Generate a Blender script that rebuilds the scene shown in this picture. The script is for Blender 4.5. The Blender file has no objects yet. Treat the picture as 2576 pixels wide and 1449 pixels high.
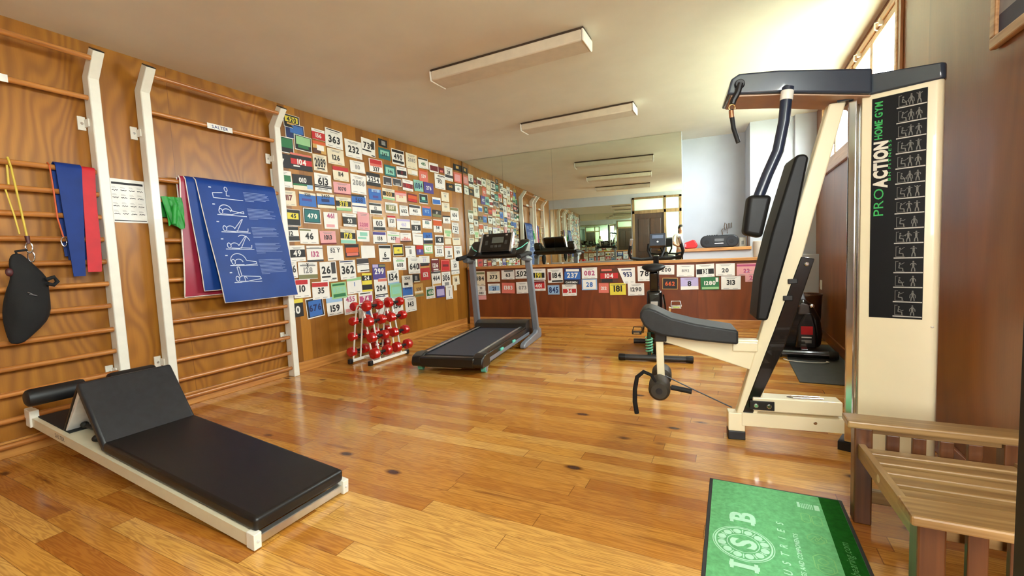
import bpy, bmesh, math, random
from mathutils import Matrix, Vector, Euler
from math import sin, cos, pi, radians, tan, atan2, sqrt
random.seed(7)
SC = bpy.context.scene
COL = SC.collection
# ------------------------------------------------------------------ room numbers (metres)
XL, XR, HC = -4.063, 0.972, 2.7585          # wall bars wall, window wall, ceiling
YB = -0.80                                   # wall with the door, behind the camera
YF, AF = 6.7277, 0.0865                      # mirror wall: passes (0, YF), turned by AF
FD = Vector((cos(AF), sin(AF), 0)); FN = Vector((-sin(AF), cos(AF), 0))
def fw(a, off, z):                           # point on mirror wall: a = its x, off towards the room
    return Vector((0, YF, 0)) + FD * (a / cos(AF)) - FN * off + Vector((0, 0, z))
# ------------------------------------------------------------------ materials
def lin(c):
    def f(v):
        v /= 255.0
        return v / 12.92 if v <= 0.04045 else ((v + 0.055) / 1.055) ** 2.4
    return (f(c[0]), f(c[1]), f(c[2]), 1.0)
MATS = {}
class NT:
    def __init__(s, name):
        s.m = bpy.data.materials.new(name); s.m.use_nodes = True
        s.t = s.m.node_tree; s.p = s.t.nodes['Principled BSDF']; s.out = s.t.nodes['Material Output']
    def n(s, typ, **kw):
        nd = s.t.nodes.new(typ)
        for k, v in kw.items():
            if k.startswith('i_'): nd.inputs[k[2:].replace('_', ' ')].default_value = v
            else: setattr(nd, k, v)
        return nd
    def l(s, a, b): s.t.links.new(a, b)
    def math(s, op, a, b=None, c=None):
        nd = s.t.nodes.new('ShaderNodeMath'); nd.operation = op
        for i, v in enumerate((a, b, c)):
            if v is None: continue
            if isinstance(v, (int, float)): nd.inputs[i].default_value = v
            else: s.l(v, nd.inputs[i])
        return nd.outputs[0]
    def mix(s, fac, a, b, mode='MIX'):
        nd = s.t.nodes.new('ShaderNodeMix'); nd.data_type = 'RGBA'; nd.blend_type = mode
        for sock, v in ((nd.inputs[0], fac), (nd.inputs[6], a), (nd.inputs[7], b)):
            if isinstance(v, (int, float)): sock.default_value = v
            elif isinstance(v, tuple): sock.default_value = v
            else: s.l(v, sock)
        return nd.outputs[2]
    def ramp(s, fac, stops):
        nd = s.t.nodes.new('ShaderNodeValToRGB'); e = nd.color_ramp.elements
        while len(e) < len(stops): e.new(0.5)
        for k, (p, c) in enumerate(stops): e[k].position = p; e[k].color = c
        s.l(fac, nd.inputs[0]); return nd.outputs[0]
    def xyz(s, which='Object'):
        tc = s.n('ShaderNodeTexCoord'); sp = s.n('ShaderNodeSeparateXYZ'); s.l(tc.outputs[which], sp.inputs[0])
        return sp.outputs
    def comb(s, a, b, c):
        nd = s.t.nodes.new('ShaderNodeCombineXYZ')
        for i, v in enumerate((a, b, c)):
            if isinstance(v, (int, float)): nd.inputs[i].default_value = v
            else: s.l(v, nd.inputs[i])
        return nd.outputs[0]
    def noise(s, vec, scale=1.0, detail=2.0, rough=0.5, out=0):
        nd = s.n('ShaderNodeTexNoise'); nd.inputs['Scale'].default_value = scale
        nd.inputs['Detail'].default_value = detail; nd.inputs['Roughness'].default_value = rough
        s.l(vec, nd.inputs['Vector']); return nd.outputs[out]
    def white(s, vec):
        nd = s.n('ShaderNodeTexWhiteNoise'); nd.noise_dimensions = '3D'; s.l(vec, nd.inputs['Vector']); return nd.outputs[0]
    def bump(s, h, strength=0.1, dist=0.01):
        b = s.n('ShaderNodeBump'); b.inputs['Strength'].default_value = strength; b.inputs['Distance'].default_value = dist
        s.l(h, b.inputs['Height']); s.l(b.outputs[0], s.p.inputs['Normal'])
def mat(name, col=(200, 200, 200), rough=0.5, metal=0.0, coat=0.0, var=0.06, vscale=14.0, bump=0.0, bscale=120.0, sheen=0.0, spec=0.5, stretch=None):
    if name in MATS: return MATS[name]
    t = NT(name); c = lin(col); p = t.p
    p.inputs['Roughness'].default_value = rough; p.inputs['Metallic'].default_value = metal
    p.inputs['Coat Weight'].default_value = coat; p.inputs['Specular IOR Level'].default_value = spec
    p.inputs['Sheen Weight'].default_value = sheen
    tc = t.n('ShaderNodeTexCoord'); v = tc.outputs['Object']
    if stretch:
        mp = t.n('ShaderNodeMapping'); mp.inputs['Scale'].default_value = stretch; t.l(v, mp.inputs[0]); v = mp.outputs[0]
    f = t.noise(v, vscale, 3.0)
    dk = tuple(x * (1 - var * 2.0) for x in c[:3]) + (1,); lt = tuple(min(1, x * (1 + var * 1.2)) for x in c[:3]) + (1,)
    t.l(t.ramp(f, [(0.3, dk), (0.7, lt)]), p.inputs['Base Color'])
    if bump: t.bump(t.noise(v, bscale, 4.0), bump, 0.004)
    MATS[name] = t.m; return t.m
def floor_mat():
    t = NT('varnished_pine_planks'); X, Y, Z = t.xyz()
    W, L = 0.092, 1.15
    row = t.math('FLOOR', t.math('DIVIDE', Y, W))
    r1 = t.white(t.comb(row, 3.3, 1.7))
    u = t.math('ADD', t.math('DIVIDE', X, L), t.math('MULTIPLY', r1, 7.31))
    pl = t.math('FLOOR', u)
    rid = t.white(t.comb(row, pl, 5.1)); rid2 = t.white(t.comb(row, pl, 9.7))
    off = t.math('MULTIPLY', rid2, 40.0)
    gv = t.comb(t.math('MULTIPLY', X, 1.1), t.math('MULTIPLY', Y, 15.0), off)
    g1 = t.noise(gv, 1.0, 3.0, 0.55)
    ring = t.math('ABSOLUTE', t.math('SINE', t.math('MULTIPLY', g1, 46.0)))
    fine = t.noise(t.comb(t.math('MULTIPLY', X, 5.0), t.math('MULTIPLY', Y, 190.0), off), 1.0, 2.0)
    base = t.ramp(rid, [(0.0, lin((178, 110, 38))), (0.35, lin((204, 140, 54))), (0.7, lin((219, 160, 70))), (1.0, lin((230, 178, 94)))])
    c = t.mix(t.math('MULTIPLY', t.math('POWER', ring, 2.2), 0.36), base, lin((124, 56, 20)))
    c = t.mix(t.math('MULTIPLY', fine, 0.22), c, lin((120, 62, 26)))
    # heart streaks and knots
    st = t.noise(t.comb(t.math('MULTIPLY', X, 1.6), t.math('MULTIPLY', Y, 22.0), t.math('ADD', off, 11.0)), 1.0, 3.0)
    c = t.mix(t.math('MULTIPLY', t.math('SMOOTH_MIN', t.math('MAXIMUM', t.math('MULTIPLY', t.math('SUBTRACT', st, 0.64), 7.0), 0.0), 1.0, 0.1), 0.75), c, lin((96, 34, 12)))
    vo = t.n('ShaderNodeTexVoronoi'); vo.inputs['Scale'].default_value = 1.0
    t.l(t.comb(t.math('MULTIPLY', X, 2.1), t.math('MULTIPLY', Y, 4.4), 0.0), vo.inputs['Vector'])
    kn = t.math('MULTIPLY', t.math('MAXIMUM', t.math('SUBTRACT', 0.13, vo.outputs['Distance']), 0.0), 14.0)
    kn = t.math('MINIMUM', kn, 1.0)
    c = t.mix(kn, c, lin((70, 24, 10)))
    # joints
    fy = t.math('FRACT', t.math('DIVIDE', Y, W)); fx = t.math('FRACT', u)
    ey = t.math('MINIMUM', fy, t.math('SUBTRACT', 1.0, fy)); ex = t.math('MINIMUM', fx, t.math('SUBTRACT', 1.0, fx))
    j = t.math('MAXIMUM', t.math('LESS_THAN', ey, 0.012), t.math('LESS_THAN', ex, 0.0016))
    c = t.mix(t.math('MULTIPLY', j, 0.55), c, lin((70, 32, 14)))
    t.l(c, t.p.inputs['Base Color'])
    big = t.noise(t.comb(X, Y, 0.0), 2.4, 2.0)
    t.p.inputs['Roughness'].default_value = 0.30
    t.l(t.math('ADD', t.math('MULTIPLY', big, 0.16), 0.12), t.p.inputs['Roughness'])
    t.p.inputs['Coat Weight'].default_value = 0.4; t.p.inputs['Coat Roughness'].default_value = 0.1
    t.p.inputs['Specular IOR Level'].default_value = 0.3
    h = t.math('ADD', t.noise(t.comb(t.math('MULTIPLY', X, 3.0), t.math('MULTIPLY', Y, 9.0), off), 1.0, 2.0), t.math('MULTIPLY', j, -0.6))
    t.bump(h, 0.05, 0.01)
    return t.m
def ply_mat(name, light, mid, dark, u_axis='Y', swirl=26.0, boards=False, rough=0.42, coat=0.15, fine=0.25, sx=1.5, sz=0.42, amt=0.75):
    t = NT(name); X, Y, Z = t.xyz(); U = Y if u_axis == 'Y' else X
    pan = t.math('FLOOR', t.math('DIVIDE', t.math('ADD', U, 0.42), 1.22))
    off = t.math('MULTIPLY', t.white(t.comb(pan, 1.0, 2.0)), 30.0)
    g = t.noise(t.comb(t.math('MULTIPLY', U, sx), t.math('MULTIPLY', Z, sz), off), 1.0, 2.6, 0.5)
    ring = t.math('SINE', t.math('MULTIPLY', g, swirl * 3.2))
    ring = t.math('POWER', t.math('ABSOLUTE', ring), 2.4)
    big = t.noise(t.comb(t.math('MULTIPLY', U, 2.0), t.math('MULTIPLY', Z, 0.8), t.math('ADD', off, 5.0)), 1.0, 2.0)
    c = t.ramp(big, [(0.3, lin(mid)), (0.7, lin(light))])
    f2 = t.noise(t.comb(t.math('MULTIPLY', U, 140.0), t.math('MULTIPLY', Z, 4.0), off), 1.0, 2.0)
    c = t.mix(t.math('MULTIPLY', ring, amt * 0.6), c, lin(dark))
    c = t.mix(t.math('MULTIPLY', f2, fine), c, lin(dark))
    if boards:
        bd = t.math('FLOOR', t.math('DIVIDE', U, 0.118))
        rb = t.white(t.comb(bd, 4.0, 7.0))
        inb = t.math('GREATER_THAN', U, 2.99)
        tone = t.ramp(rb, [(0.0, lin(tuple(int(k * 0.80) for k in mid))), (1.0, lin(light))])
        bc = t.mix(t.math('MULTIPLY', f2, 0.35), tone, lin(dark))
        c = t.mix(t.math('MULTIPLY', inb, 0.85), c, bc)
        fb = t.math('FRACT', t.math('DIVIDE', U, 0.118))
    fu = t.math('FRACT', t.math('DIVIDE', t.math('ADD', U, 0.42), 1.22))
    c = t.mix(t.math('MULTIPLY', t.math('LESS_THAN', fu, 0.003), 0.7), c, lin(dark))
    t.l(c, t.p.inputs['Base Color']); t.p.inputs['Roughness'].default_value = rough
    t.p.inputs['Coat Weight'].default_value = coat; t.p.inputs['Coat Roughness'].default_value = 0.2
    t.bump(f2, 0.03, 0.004)
    return t.m
def wood(name, light, dark, along='X', rough=0.4, coat=0.1, k=1.0):
    if name in MATS: return MATS[name]
    t = NT(name); X, Y, Z = t.xyz()
    s = {'X': (3, 60, 60), 'Y': (60, 3, 60), 'Z': (60, 60, 3)}[along]
    v = t.comb(t.math('MULTIPLY', X, s[0] * k), t.math('MULTIPLY', Y, s[1] * k), t.math('MULTIPLY', Z, s[2] * k))
    a = t.noise(v, 1.0, 3.0); b = t.noise(v, 0.25, 2.0)
    c = t.ramp(t.math('ADD', t.math('MULTIPLY', a, 0.5), t.math('MULTIPLY', b, 0.5)), [(0.32, lin(dark)), (0.62, lin(light))])
    t.l(c, t.p.inputs['Base Color']); t.p.inputs['Roughness'].default_value = rough
    t.p.inputs['Coat Weight'].default_value = coat; t.p.inputs['Coat Roughness'].default_value = 0.2
    t.bump(a, 0.04, 0.003); MATS[name] = t.m; return t.m
def mirror_mat():
    t = NT('mirror_silver'); t.p.inputs['Metallic'].default_value = 1.0; t.p.inputs['Roughness'].default_value = 0.0
    t.p.inputs['Base Color'].default_value = (0.80, 0.86, 0.78, 1); return t.m
def glass_mat():
    t = NT('clear_window_glass'); tr = t.n('ShaderNodeBsdfTransparent'); gl = t.n('ShaderNodeBsdfGlossy'); gl.inputs['Roughness'].default_value = 0.02
    mx = t.n('ShaderNodeMixShader'); mx.inputs[0].default_value = 0.06
    tr.inputs['Color'].default_value = (0.95, 0.98, 0.97, 1)
    t.l(tr.outputs[0], mx.inputs[1]); t.l(gl.outputs[0], mx.inputs[2]); t.l(mx.outputs[0], t.out.inputs['Surface'])
    return t.m
def frosted_mat():
    t = NT('frosted_door_glass'); tl = t.n('ShaderNodeBsdfTranslucent'); tl.inputs['Color'].default_value = lin((226, 236, 224))
    di = t.n('ShaderNodeBsdfDiffuse'); di.inputs['Color'].default_value = lin((150, 180, 162)); mx = t.n('ShaderNodeMixShader'); mx.inputs[0].default_value = 0.35
    t.l(tl.outputs[0], mx.inputs[1]); t.l(di.outputs[0], mx.inputs[2])
    gl = t.n('ShaderNodeBsdfGlossy'); gl.inputs['Roughness'].default_value = 0.15; m2 = t.n('ShaderNodeMixShader'); m2.inputs[0].default_value = 0.06
    t.l(mx.outputs[0], m2.inputs[1]); t.l(gl.outputs[0], m2.inputs[2]); t.l(m2.outputs[0], t.out.inputs['Surface']); return t.m
# ------------------------------------------------------------------ mesh builder
class MB:
    def __init__(s): s.v = []; s.f = []; s.mi = []; s.m = 0; s.T = Matrix.Identity(4)
    def add(s, vs, fs):
        b = len(s.v)
        s.v += [tuple(s.T @ Vector(p)) for p in vs]
        for f in fs: s.f.append([b + i for i in f]); s.mi.append(s.m)
        return s
    def box(s, x0, x1, y0, y1, z0, z1):
        vs = [(x, y, z) for z in (z0, z1) for y in (y0, y1) for x in (x0, x1)]
        return s.add(vs, [(0, 2, 3, 1), (4, 5, 7, 6), (0, 1, 5, 4), (2, 6, 7, 3), (0, 4, 6, 2), (1, 3, 7, 5)])
    def cbox(s, c, sz): return s.box(c[0] - sz[0] / 2, c[0] + sz[0] / 2, c[1] - sz[1] / 2, c[1] + sz[1] / 2, c[2] - sz[2] / 2, c[2] + sz[2] / 2)
    def hexa(s, vs): return s.add(vs, [(0, 3, 2, 1), (4, 5, 6, 7), (0, 1, 5, 4), (1, 2, 6, 5), (2, 3, 7, 6), (3, 0, 4, 7)])
    def prism(s, poly, a, b, axis='y'):
        def P(p, t): return {'y': (p[0], t, p[1]), 'x': (t, p[0], p[1]), 'z': (p[0], p[1], t)}[axis]
        n = len(poly); vs = [P(p, a) for p in poly] + [P(p, b) for p in poly]
        return s.add(vs, [tuple(range(n))[::-1], tuple(range(n, 2 * n))] + [(i, (i + 1) % n, n + (i + 1) % n, n + i) for i in range(n)])
    def beam(s, p0, p1, w, h, up=(0, 0, 1)):        # square tube between two points
        p0, p1 = Vector(p0), Vector(p1); d = (p1 - p0).normalized(); x = d.cross(Vector(up)).normalized(); z = x.cross(d)
        q = [(-1, -1), (1, -1), (1, 1), (-1, 1)]
        return s.hexa([p0 + x * (a * w / 2) + z * (b * h / 2) for a, b in q] + [p1 + x * (a * w / 2) + z * (b * h / 2) for a, b in q])
    def cyl(s, p0, p1, r0, r1=None, seg=16, caps=True):
        r1 = r0 if r1 is None else r1; p0, p1 = Vector(p0), Vector(p1); d = (p1 - p0).normalized()
        a = d.orthogonal().normalized(); b = d.cross(a)
        vs = [p + (a * cos(2 * pi * i / seg) + b * sin(2 * pi * i / seg)) * r for p, r in ((p0, r0), (p1, r1)) for i in range(seg)]
        fs = [(i, (i + 1) % seg, seg + (i + 1) % seg, seg + i) for i in range(seg)]
        if caps: fs += [tuple(range(seg))[::-1], tuple(range(seg, 2 * seg))]
        return s.add(vs, fs)
    def tube(s, pts, r, seg=10, closed=False):
        pts = [Vector(p) for p in pts]; n = len(pts); rr = r if isinstance(r, (list, tuple)) else [r] * n
        vs = []; prev = None
        for i, p in enumerate(pts):
            d = (pts[(i + 1) % n] - pts[i - 1]) if closed else (pts[min(i + 1, n - 1)] - pts[max(i - 1, 0)])
            d.normalize()
            a = d.orthogonal().normalized() if prev is None else (prev - d * prev.dot(d)).normalized()
            prev = a; b = d.cross(a)
            vs += [p + (a * cos(2 * pi * k / seg) + b * sin(2 * pi * k / seg)) * rr[i] for k in range(seg)]
        fs = []
        for i in range(n if closed else n - 1):
            j = (i + 1) % n
            fs += [(i * seg + k, i * seg + (k + 1) % seg, j * seg + (k + 1) % seg, j * seg + k) for k in range(seg)]
        if not closed: fs += [tuple(range(seg))[::-1], tuple(range((n - 1) * seg, n * seg))]
        return s.add(vs, fs)
    def lathe(s, prof, p0, d, seg=20):               # prof: (distance along d, radius)
        p0, d = Vector(p0), Vector(d).normalized(); a = d.orthogonal().normalized(); b = d.cross(a); n = len(prof)
        vs = [p0 + d * t + (a * cos(2 * pi * k / seg) + b * sin(2 * pi * k / seg)) * r for t, r in prof for k in range(seg)]
        fs = [(i * seg + k, i * seg + (k + 1) % seg, (i + 1) * seg + (k + 1) % seg, (i + 1) * seg + k) for i in range(n - 1) for k in range(seg)]
        fs += [tuple(range(seg))[::-1], tuple(range((n - 1) * seg, n * seg))]
        return s.add(vs, fs)
    def ell(s, c, r, nu=16, nv=10):
        c = Vector(c); vs = []; fs = []
        for j in range(nv + 1):
            th = pi * j / nv
            for i in range(nu):
                ph = 2 * pi * i / nu; vs.append(c + Vector((r[0] * sin(th) * cos(ph), r[1] * sin(th) * sin(ph), r[2] * cos(th))))
        for j in range(nv):
            for i in range(nu): fs.append((j * nu + i, (j + 1) * nu + i, (j + 1) * nu + (i + 1) % nu, j * nu + (i + 1) % nu))
        return s.add(vs, fs)
    def sheet(s, fn, nu, nv, th=0.0):                # fn(u,v) -> front point; th>0 gives it thickness through fn2
        vs = [fn(i / nu, j / nv) for j in range(nv + 1) for i in range(nu + 1)]
        fs = [(j * (nu + 1) + i, j * (nu + 1) + i + 1, (j + 1) * (nu + 1) + i + 1, (j + 1) * (nu + 1) + i) for j in range(nv) for i in range(nu)]
        return s.add(vs, fs)
    def slab(s, fn, nrm, th, nu, nv):                # closed sheet of thickness th along nrm
        N = Vector(nrm); w = nu + 1; n1 = w * (nv + 1)
        A = [Vector(fn(i / nu, j / nv)) for j in range(nv + 1) for i in range(w)]
        vs = [p + N * th for p in A] + A
        fs = []
        for j in range(nv):
            for i in range(nu):
                q = (j * w + i, j * w + i + 1, (j + 1) * w + i + 1, (j + 1) * w + i); fs.append(q); fs.append(tuple(n1 + k for k in q[::-1]))
        ring = [i for i in range(w)] + [j * w + nu for j in range(1, nv + 1)] + [nv * w + i for i in range(nu - 1, -1, -1)] + [j * w for j in range(nv - 1, 0, -1)]
        for a, b in zip(ring, ring[1:] + ring[:1]): fs.append((b, a, n1 + a, n1 + b))
        return s.add(vs, fs)
    def build(s, name, mats, parent=None, bevel=0.0, smooth=35, sub=0, seg=2):
        me = bpy.data.meshes.new(name); me.from_pydata([tuple(p) for p in s.v], [], s.f); me.validate()
        for m in (mats if isinstance(mats, (list, tuple)) else [mats]): me.materials.append(m)
        if len(me.polygons) == len(s.mi): me.polygons.foreach_set('material_index', s.mi)
        bm = bmesh.new(); bm.from_mesh(me); bmesh.ops.recalc_face_normals(bm, faces=bm.faces); bm.to_mesh(me); bm.free()
        if smooth:
            me.polygons.foreach_set('use_smooth', [True] * len(me.polygons)); me.set_sharp_from_angle(angle=radians(smooth))
        o = bpy.data.objects.new(name, me); COL.objects.link(o)
        if parent is not None: o.parent = parent
        if bevel:
            b = o.modifiers.new('bevel', 'BEVEL'); b.width = bevel; b.segments = seg; b.limit_method = 'ANGLE'; b.angle_limit = radians(40); b.harden_normals = False
        if sub:
            b = o.modifiers.new('sub', 'SUBSURF'); b.levels = sub; b.render_levels = sub
        me.update(); return o
def thing(name, label, cat, loc=(0, 0, 0), rz=0.0, group=None, rot=None):
    o = bpy.data.objects.new(name, None); COL.objects.link(o); o.location = loc
    o.rotation_euler = rot if rot else (0, 0, rz); o.empty_display_size = 0.1
    return tag(o, label, cat, group)
def tag(o, label, cat, group=None):
    o['label'] = label; o['category'] = cat
    if group: o['group'] = group
    return o
def struct(o): o['kind'] = 'structure'; return o
def part_label(o, s): o['label'] = s; return o
# ------------------------------------------------------------------ lettering
GLY = {}
def glyph(ch, bold=0.0):
    k = (ch, bold)
    if k in GLY: return GLY[k]
    cu = bpy.data.curves.new('g', 'FONT'); cu.body = 'n' + ch + 'n'; cu.size = 1.0; cu.resolution_u = 3; cu.fill_mode = 'FRONT'
    cu.offset = 0.0
    cu2 = bpy.data.curves.new('g2', 'FONT'); cu2.body = ch; cu2.size = 1.0; cu2.resolution_u = 3; cu2.fill_mode = 'FRONT'; cu2.offset = bold
    o = bpy.data.objects.new('g', cu2); COL.objects.link(o)
    dg = bpy.context.evaluated_depsgraph_get(); dg.update(); me = bpy.data.meshes.new_from_object(o.evaluated_get(dg))
    vs = [(v.co.x, v.co.y) for v in me.vertices]; fs = [tuple(p.vertices) for p in me.polygons]
    bpy.data.objects.remove(o); bpy.data.meshes.remove(me); bpy.data.curves.remove(cu); bpy.data.curves.remove(cu2)
    x0 = min((p[0] for p in vs), default=0); x1 = max((p[0] for p in vs), default=0.28)
    GLY[k] = (vs, fs, x0, x1); return GLY[k]
def text_geo(txt, bold=0.0, gap=0.09):
    x = 0.0; V = []; F = []
    for ch in txt:
        if ch == ' ': x += 0.32; continue
        vs, fs, a, b = glyph(ch, bold); n = len(V)
        V += [(p[0] - a + x, p[1]) for p in vs]; F += [tuple(n + i for i in f) for f in fs]; x += (b - a) + gap
    return V, F, max(x - gap, 0.01)
def add_text(mb, txt, M, height, bold=0.0, width=None, align='c', gap=0.09, fn=None, italic=0.0):
    # M: frame whose x runs along the line and y is up; capital height = height
    V, F, w = text_geo(txt, bold, gap); sc = height / 0.70; sx = sc
    if width is not None and w * sx > width: sx = width / w
    o = {'c': -w * sx / 2, 'l': 0.0, 'r': -w * sx}[align]
    T = mb.T; mb.T = Matrix.Identity(4); out = []
    for p in V:
        q = Vector((p[0] * sx + o + italic * p[1] * sc, p[1] * sc - height / 2, 0)); out.append(fn(q) if fn else M @ q)
    if fn is None: out = [T @ Vector(p) for p in out]
    mb.add(out, F); mb.T = T
def frame_m(o, x, y):
    x, y = Vector(x).normalized(), Vector(y).normalized(); z = x.cross(y)
    return Matrix(((x.x, y.x, z.x, o[0]), (x.y, y.y, z.y, o[1]), (x.z, y.z, z.z, o[2]), (0, 0, 0, 1)))
SKY, SUN, CORR, EXPO = 11.0, 3.0, 54.0, 2.35
# ================================================================== SETTING
M_FLOOR = floor_mat()
M_PLY = ply_mat('honey_plywood', (182, 122, 36), (160, 99, 20), (104, 56, 5), boards=True, fine=0.3)
M_VEN = ply_mat('half_wall_veneer', (140, 72, 20), (116, 50, 10), (66, 24, 4), u_axis='X', swirl=9.0, rough=0.45, coat=0.08, fine=0.35, sx=2.0, sz=0.5, amt=0.5)
M_VENR = ply_mat('window_wall_veneer', (156, 96, 42), (130, 72, 22), (80, 38, 8), u_axis='Y', swirl=8.0, rough=0.4, coat=0.2, fine=0.3, sx=1.6, sz=0.4, amt=0.4)
M_CEIL = mat('ceiling_paint', (226, 219, 204), 0.85, var=0.02, vscale=3.0, bump=0.06, bscale=60)
M_WHITE = mat('white_plaster', (184, 188, 196), 0.8, var=0.02, vscale=4.0, bump=0.05, bscale=80)
M_PINE = wood('pine_trim', (205, 146, 74), (160, 96, 38), 'Y', 0.35, 0.25)
M_PINEX = wood('pine_ledge', (205, 146, 80), (165, 104, 48), 'X', 0.35, 0.25)
M_FRAMEW = wood('window_frame_wood', (205, 160, 108), (168, 118, 68), 'Y', 0.4, 0.2)
M_DKDOOR = wood('dark_walnut_door', (70, 42, 20), (46, 26, 12), 'Z', 0.4, 0.2)
M_MIRROR, M_GLASS, M_FROST = mirror_mat(), glass_mat(), frosted_mat()
M_BLACKPAINT = mat('black_paint', (12, 12, 13), 0.6)
XO = 1.6                                                  # how far the shell reaches past the window wall
m = MB(); m.box(XL - 0.1, 1.15, -3.2, 7.5, -0.08, 0.0); struct(m.build('floor', M_FLOOR, smooth=0))
m = MB(); m.box(XL - 0.1, XR + 0.02, -3.2, 7.5, HC, HC + 0.06); struct(m.build('ceiling', M_CEIL, smooth=0))
m = MB(); m.box(XL - 0.1, XL, YB, 7.0, 0, HC); struct(m.build('wall_left', M_PLY, smooth=0))
m = MB(); m.box(XL, XL + 0.022, YB, 6.26, 0, 0.105); struct(m.build('baseboard_left', M_PINE, bevel=0.004, smooth=0))
# mirror wall (plaster behind the mirror, alcove with a shelf, pier by the windows)
def fbox(mb, a0, a1, o0, o1, z0, z1):                     # box laid out along the mirror wall
    P = [fw(a, o, z) for z in (z0, z1) for a, o in ((a0, o0), (a1, o0), (a1, o1), (a0, o1))]
    return mb.hexa(P)
A0, AN0, AN1, AE = -4.02, -0.605, 0.235, 1.0              # corner, alcove start, alcove end, window wall
m = MB(); fbox(m, A0 - 0.1, AN0, 0.0, -0.7, 0, HC); fbox(m, AN0, AN1, 0.0, -0.7, 0, 1.075); fbox(m, AN0, AN1, -0.52, -0.7, 1.075, HC)
fbox(m, AN1, AE + 0.15, 0.0, -0.7, 0, HC); fbox(m, 0.735, AE, 0.07, 0.0, 0, HC)
struct(m.build('wall_back', M_WHITE, smooth=0))
m = MB(); fbox(m, AN0, AN1 + 0.012, 0.03, -0.52, 1.075, 1.118); struct(m.build('trim_1', M_PINEX, bevel=0.006, smooth=0))
m = MB(); fbox(m, A0, 0.70, 0.07, 0.0, 0.0, 0.925); struct(m.build('wall_half', M_VEN, smooth=0))
m = MB(); fbox(m, A0, 0.71, 0.095, 0.0, 0.925, 0.968); struct(m.build('trim_2', M_PINEX, bevel=0.006, smooth=0))
m = MB(); fbox(m, A0, 0.70, 0.092, 0.07, 0.0, 0.118); struct(m.build('baseboard_back', M_PINEX, bevel=0.004, smooth=0))
# window wall
WY0, WYM, WY1, WZ0, WZ1 = 3.70, 4.95, 6.28, 1.93, 2.70
FY0, FY1, FZ0, FZ1 = -0.66, 0.76, 1.25, 2.68             # added unseen window behind the camera, lets in fill light
m = MB(); T2 = XR + 0.02
for q in ((-3.2, 7.5, 0, FZ0), (-3.2, FY0, FZ0, HC), (FY0, FY1, FZ1, HC), (FY1, WY0, FZ0, HC), (WY0, 7.5, FZ0, WZ0), (WY0, WY1, WZ1, HC), (WY1, 7.5, WZ0, HC)): m.box(XR, T2, *q)
struct(m.build('wall_right', M_VENR, smooth=0))
m = MB(); m.box(XR - 0.018, XR, 0.9, 6.5, 0, 0.1); struct(m.build('baseboard_right', wood('red_brown_base', (150, 86, 38), (110, 56, 20), 'Y', 0.3, 0.3), bevel=0.004, smooth=0))
def window(n, y0, y1):
    w = MB(); d0, d1 = XR - 0.022, XR + 0.012; f = 0.045
    w.box(d0, d1, y0, y1, WZ0, WZ0 + 0.05); w.box(d0, d1, y0, y1, WZ1 - 0.05, WZ1); w.box(d0, d1, y0, y0 + f, WZ0 + 0.05, WZ1 - 0.05); w.box(d0, d1, y1 - f, y1, WZ0 + 0.05, WZ1 - 0.05)
    o = struct(w.build(f'window_{n}', M_FRAMEW, bevel=0.005, smooth=0))
    ym = (y0 + y1) / 2
    s = MB()
    for a, b in ((y0 + f, ym), (ym, y1 - f)):
        s.box(XR - 0.010, XR + 0.002, a, b, WZ0 + 0.05, WZ0 + 0.11); s.box(XR - 0.010, XR + 0.002, a, b, WZ1 - 0.10, WZ1 - 0.05)
        s.box(XR - 0.010, XR + 0.002, a, a + 0.034, WZ0 + 0.11, WZ1 - 0.10); s.box(XR - 0.010, XR + 0.002, b - 0.034, b, WZ0 + 0.11, WZ1 - 0.10)
    s.build('sash', M_FRAMEW, o, bevel=0.004, smooth=0)
    for a, b in ((y0 + f, ym), (ym, y1 - f)):
        g = MB(); g.box(XR - 0.005, XR - 0.002, a + 0.03, b - 0.03, WZ0 + 0.10, WZ1 - 0.09); g.build('pane', M_GLASS, o, smooth=0)
        l = MB(); c = (a + b) / 2; l.box(d0 - 0.012, d0 + 0.02, c - 0.012, c + 0.012, WZ1 - 0.075, WZ1 - 0.03); l.tube([(d0 - 0.012, c, WZ1 - 0.05), (d0 - 0.035, c, WZ1 - 0.055), (d0 - 0.035, c, WZ1 - 0.10), (d0 - 0.018, c, WZ1 - 0.11)], 0.005, 8)
        part_label(l.build('latch', mat('pale_metal', (214, 208, 190), 0.35, 0.6), o), 'small metal latch at the top of the sash')
window(1, WY0, WYM); window(2, WYM, WY1)
w = MB()
for q in ((FY0, FY1, FZ0, FZ0 + 0.07), (FY0, FY1, FZ1 - 0.07, FZ1), (FY0, FY0 + 0.06, FZ0 + 0.07, FZ1 - 0.07), (FY1 - 0.06, FY1, FZ0 + 0.07, FZ1 - 0.07), ((FY0 + FY1) / 2 - 0.03, (FY0 + FY1) / 2 + 0.03, FZ0 + 0.07, FZ1 - 0.07)): w.box(XR - 0.022, XR + 0.012, *q)
o = struct(w.build('window_6', M_FRAMEW, bevel=0.005, smooth=0))  # added window, out of view, brightens the room from behind
w = MB(); w.box(XR - 0.002, XR + 0.001, FY0 + 0.05, FY1 - 0.05, FZ0 + 0.06, FZ1 - 0.06); w.build('pane', M_GLASS, o, smooth=0)
m = MB(); m.box(XR - 0.03, XR, WY0 - 0.03, WY1 + 0.03, WZ0 - 0.045, WZ0); struct(m.build('trim_3', M_FRAMEW, bevel=0.006, smooth=0))
m = MB(); m.box(XR - 0.016, XR, WY0 - 0.05, WY0, WZ0 - 0.04, HC - 0.002); struct(m.build('trim_4', wood('brown_strip', (160, 106, 60), (120, 72, 34), 'Z'), bevel=0.004, smooth=0))
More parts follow.
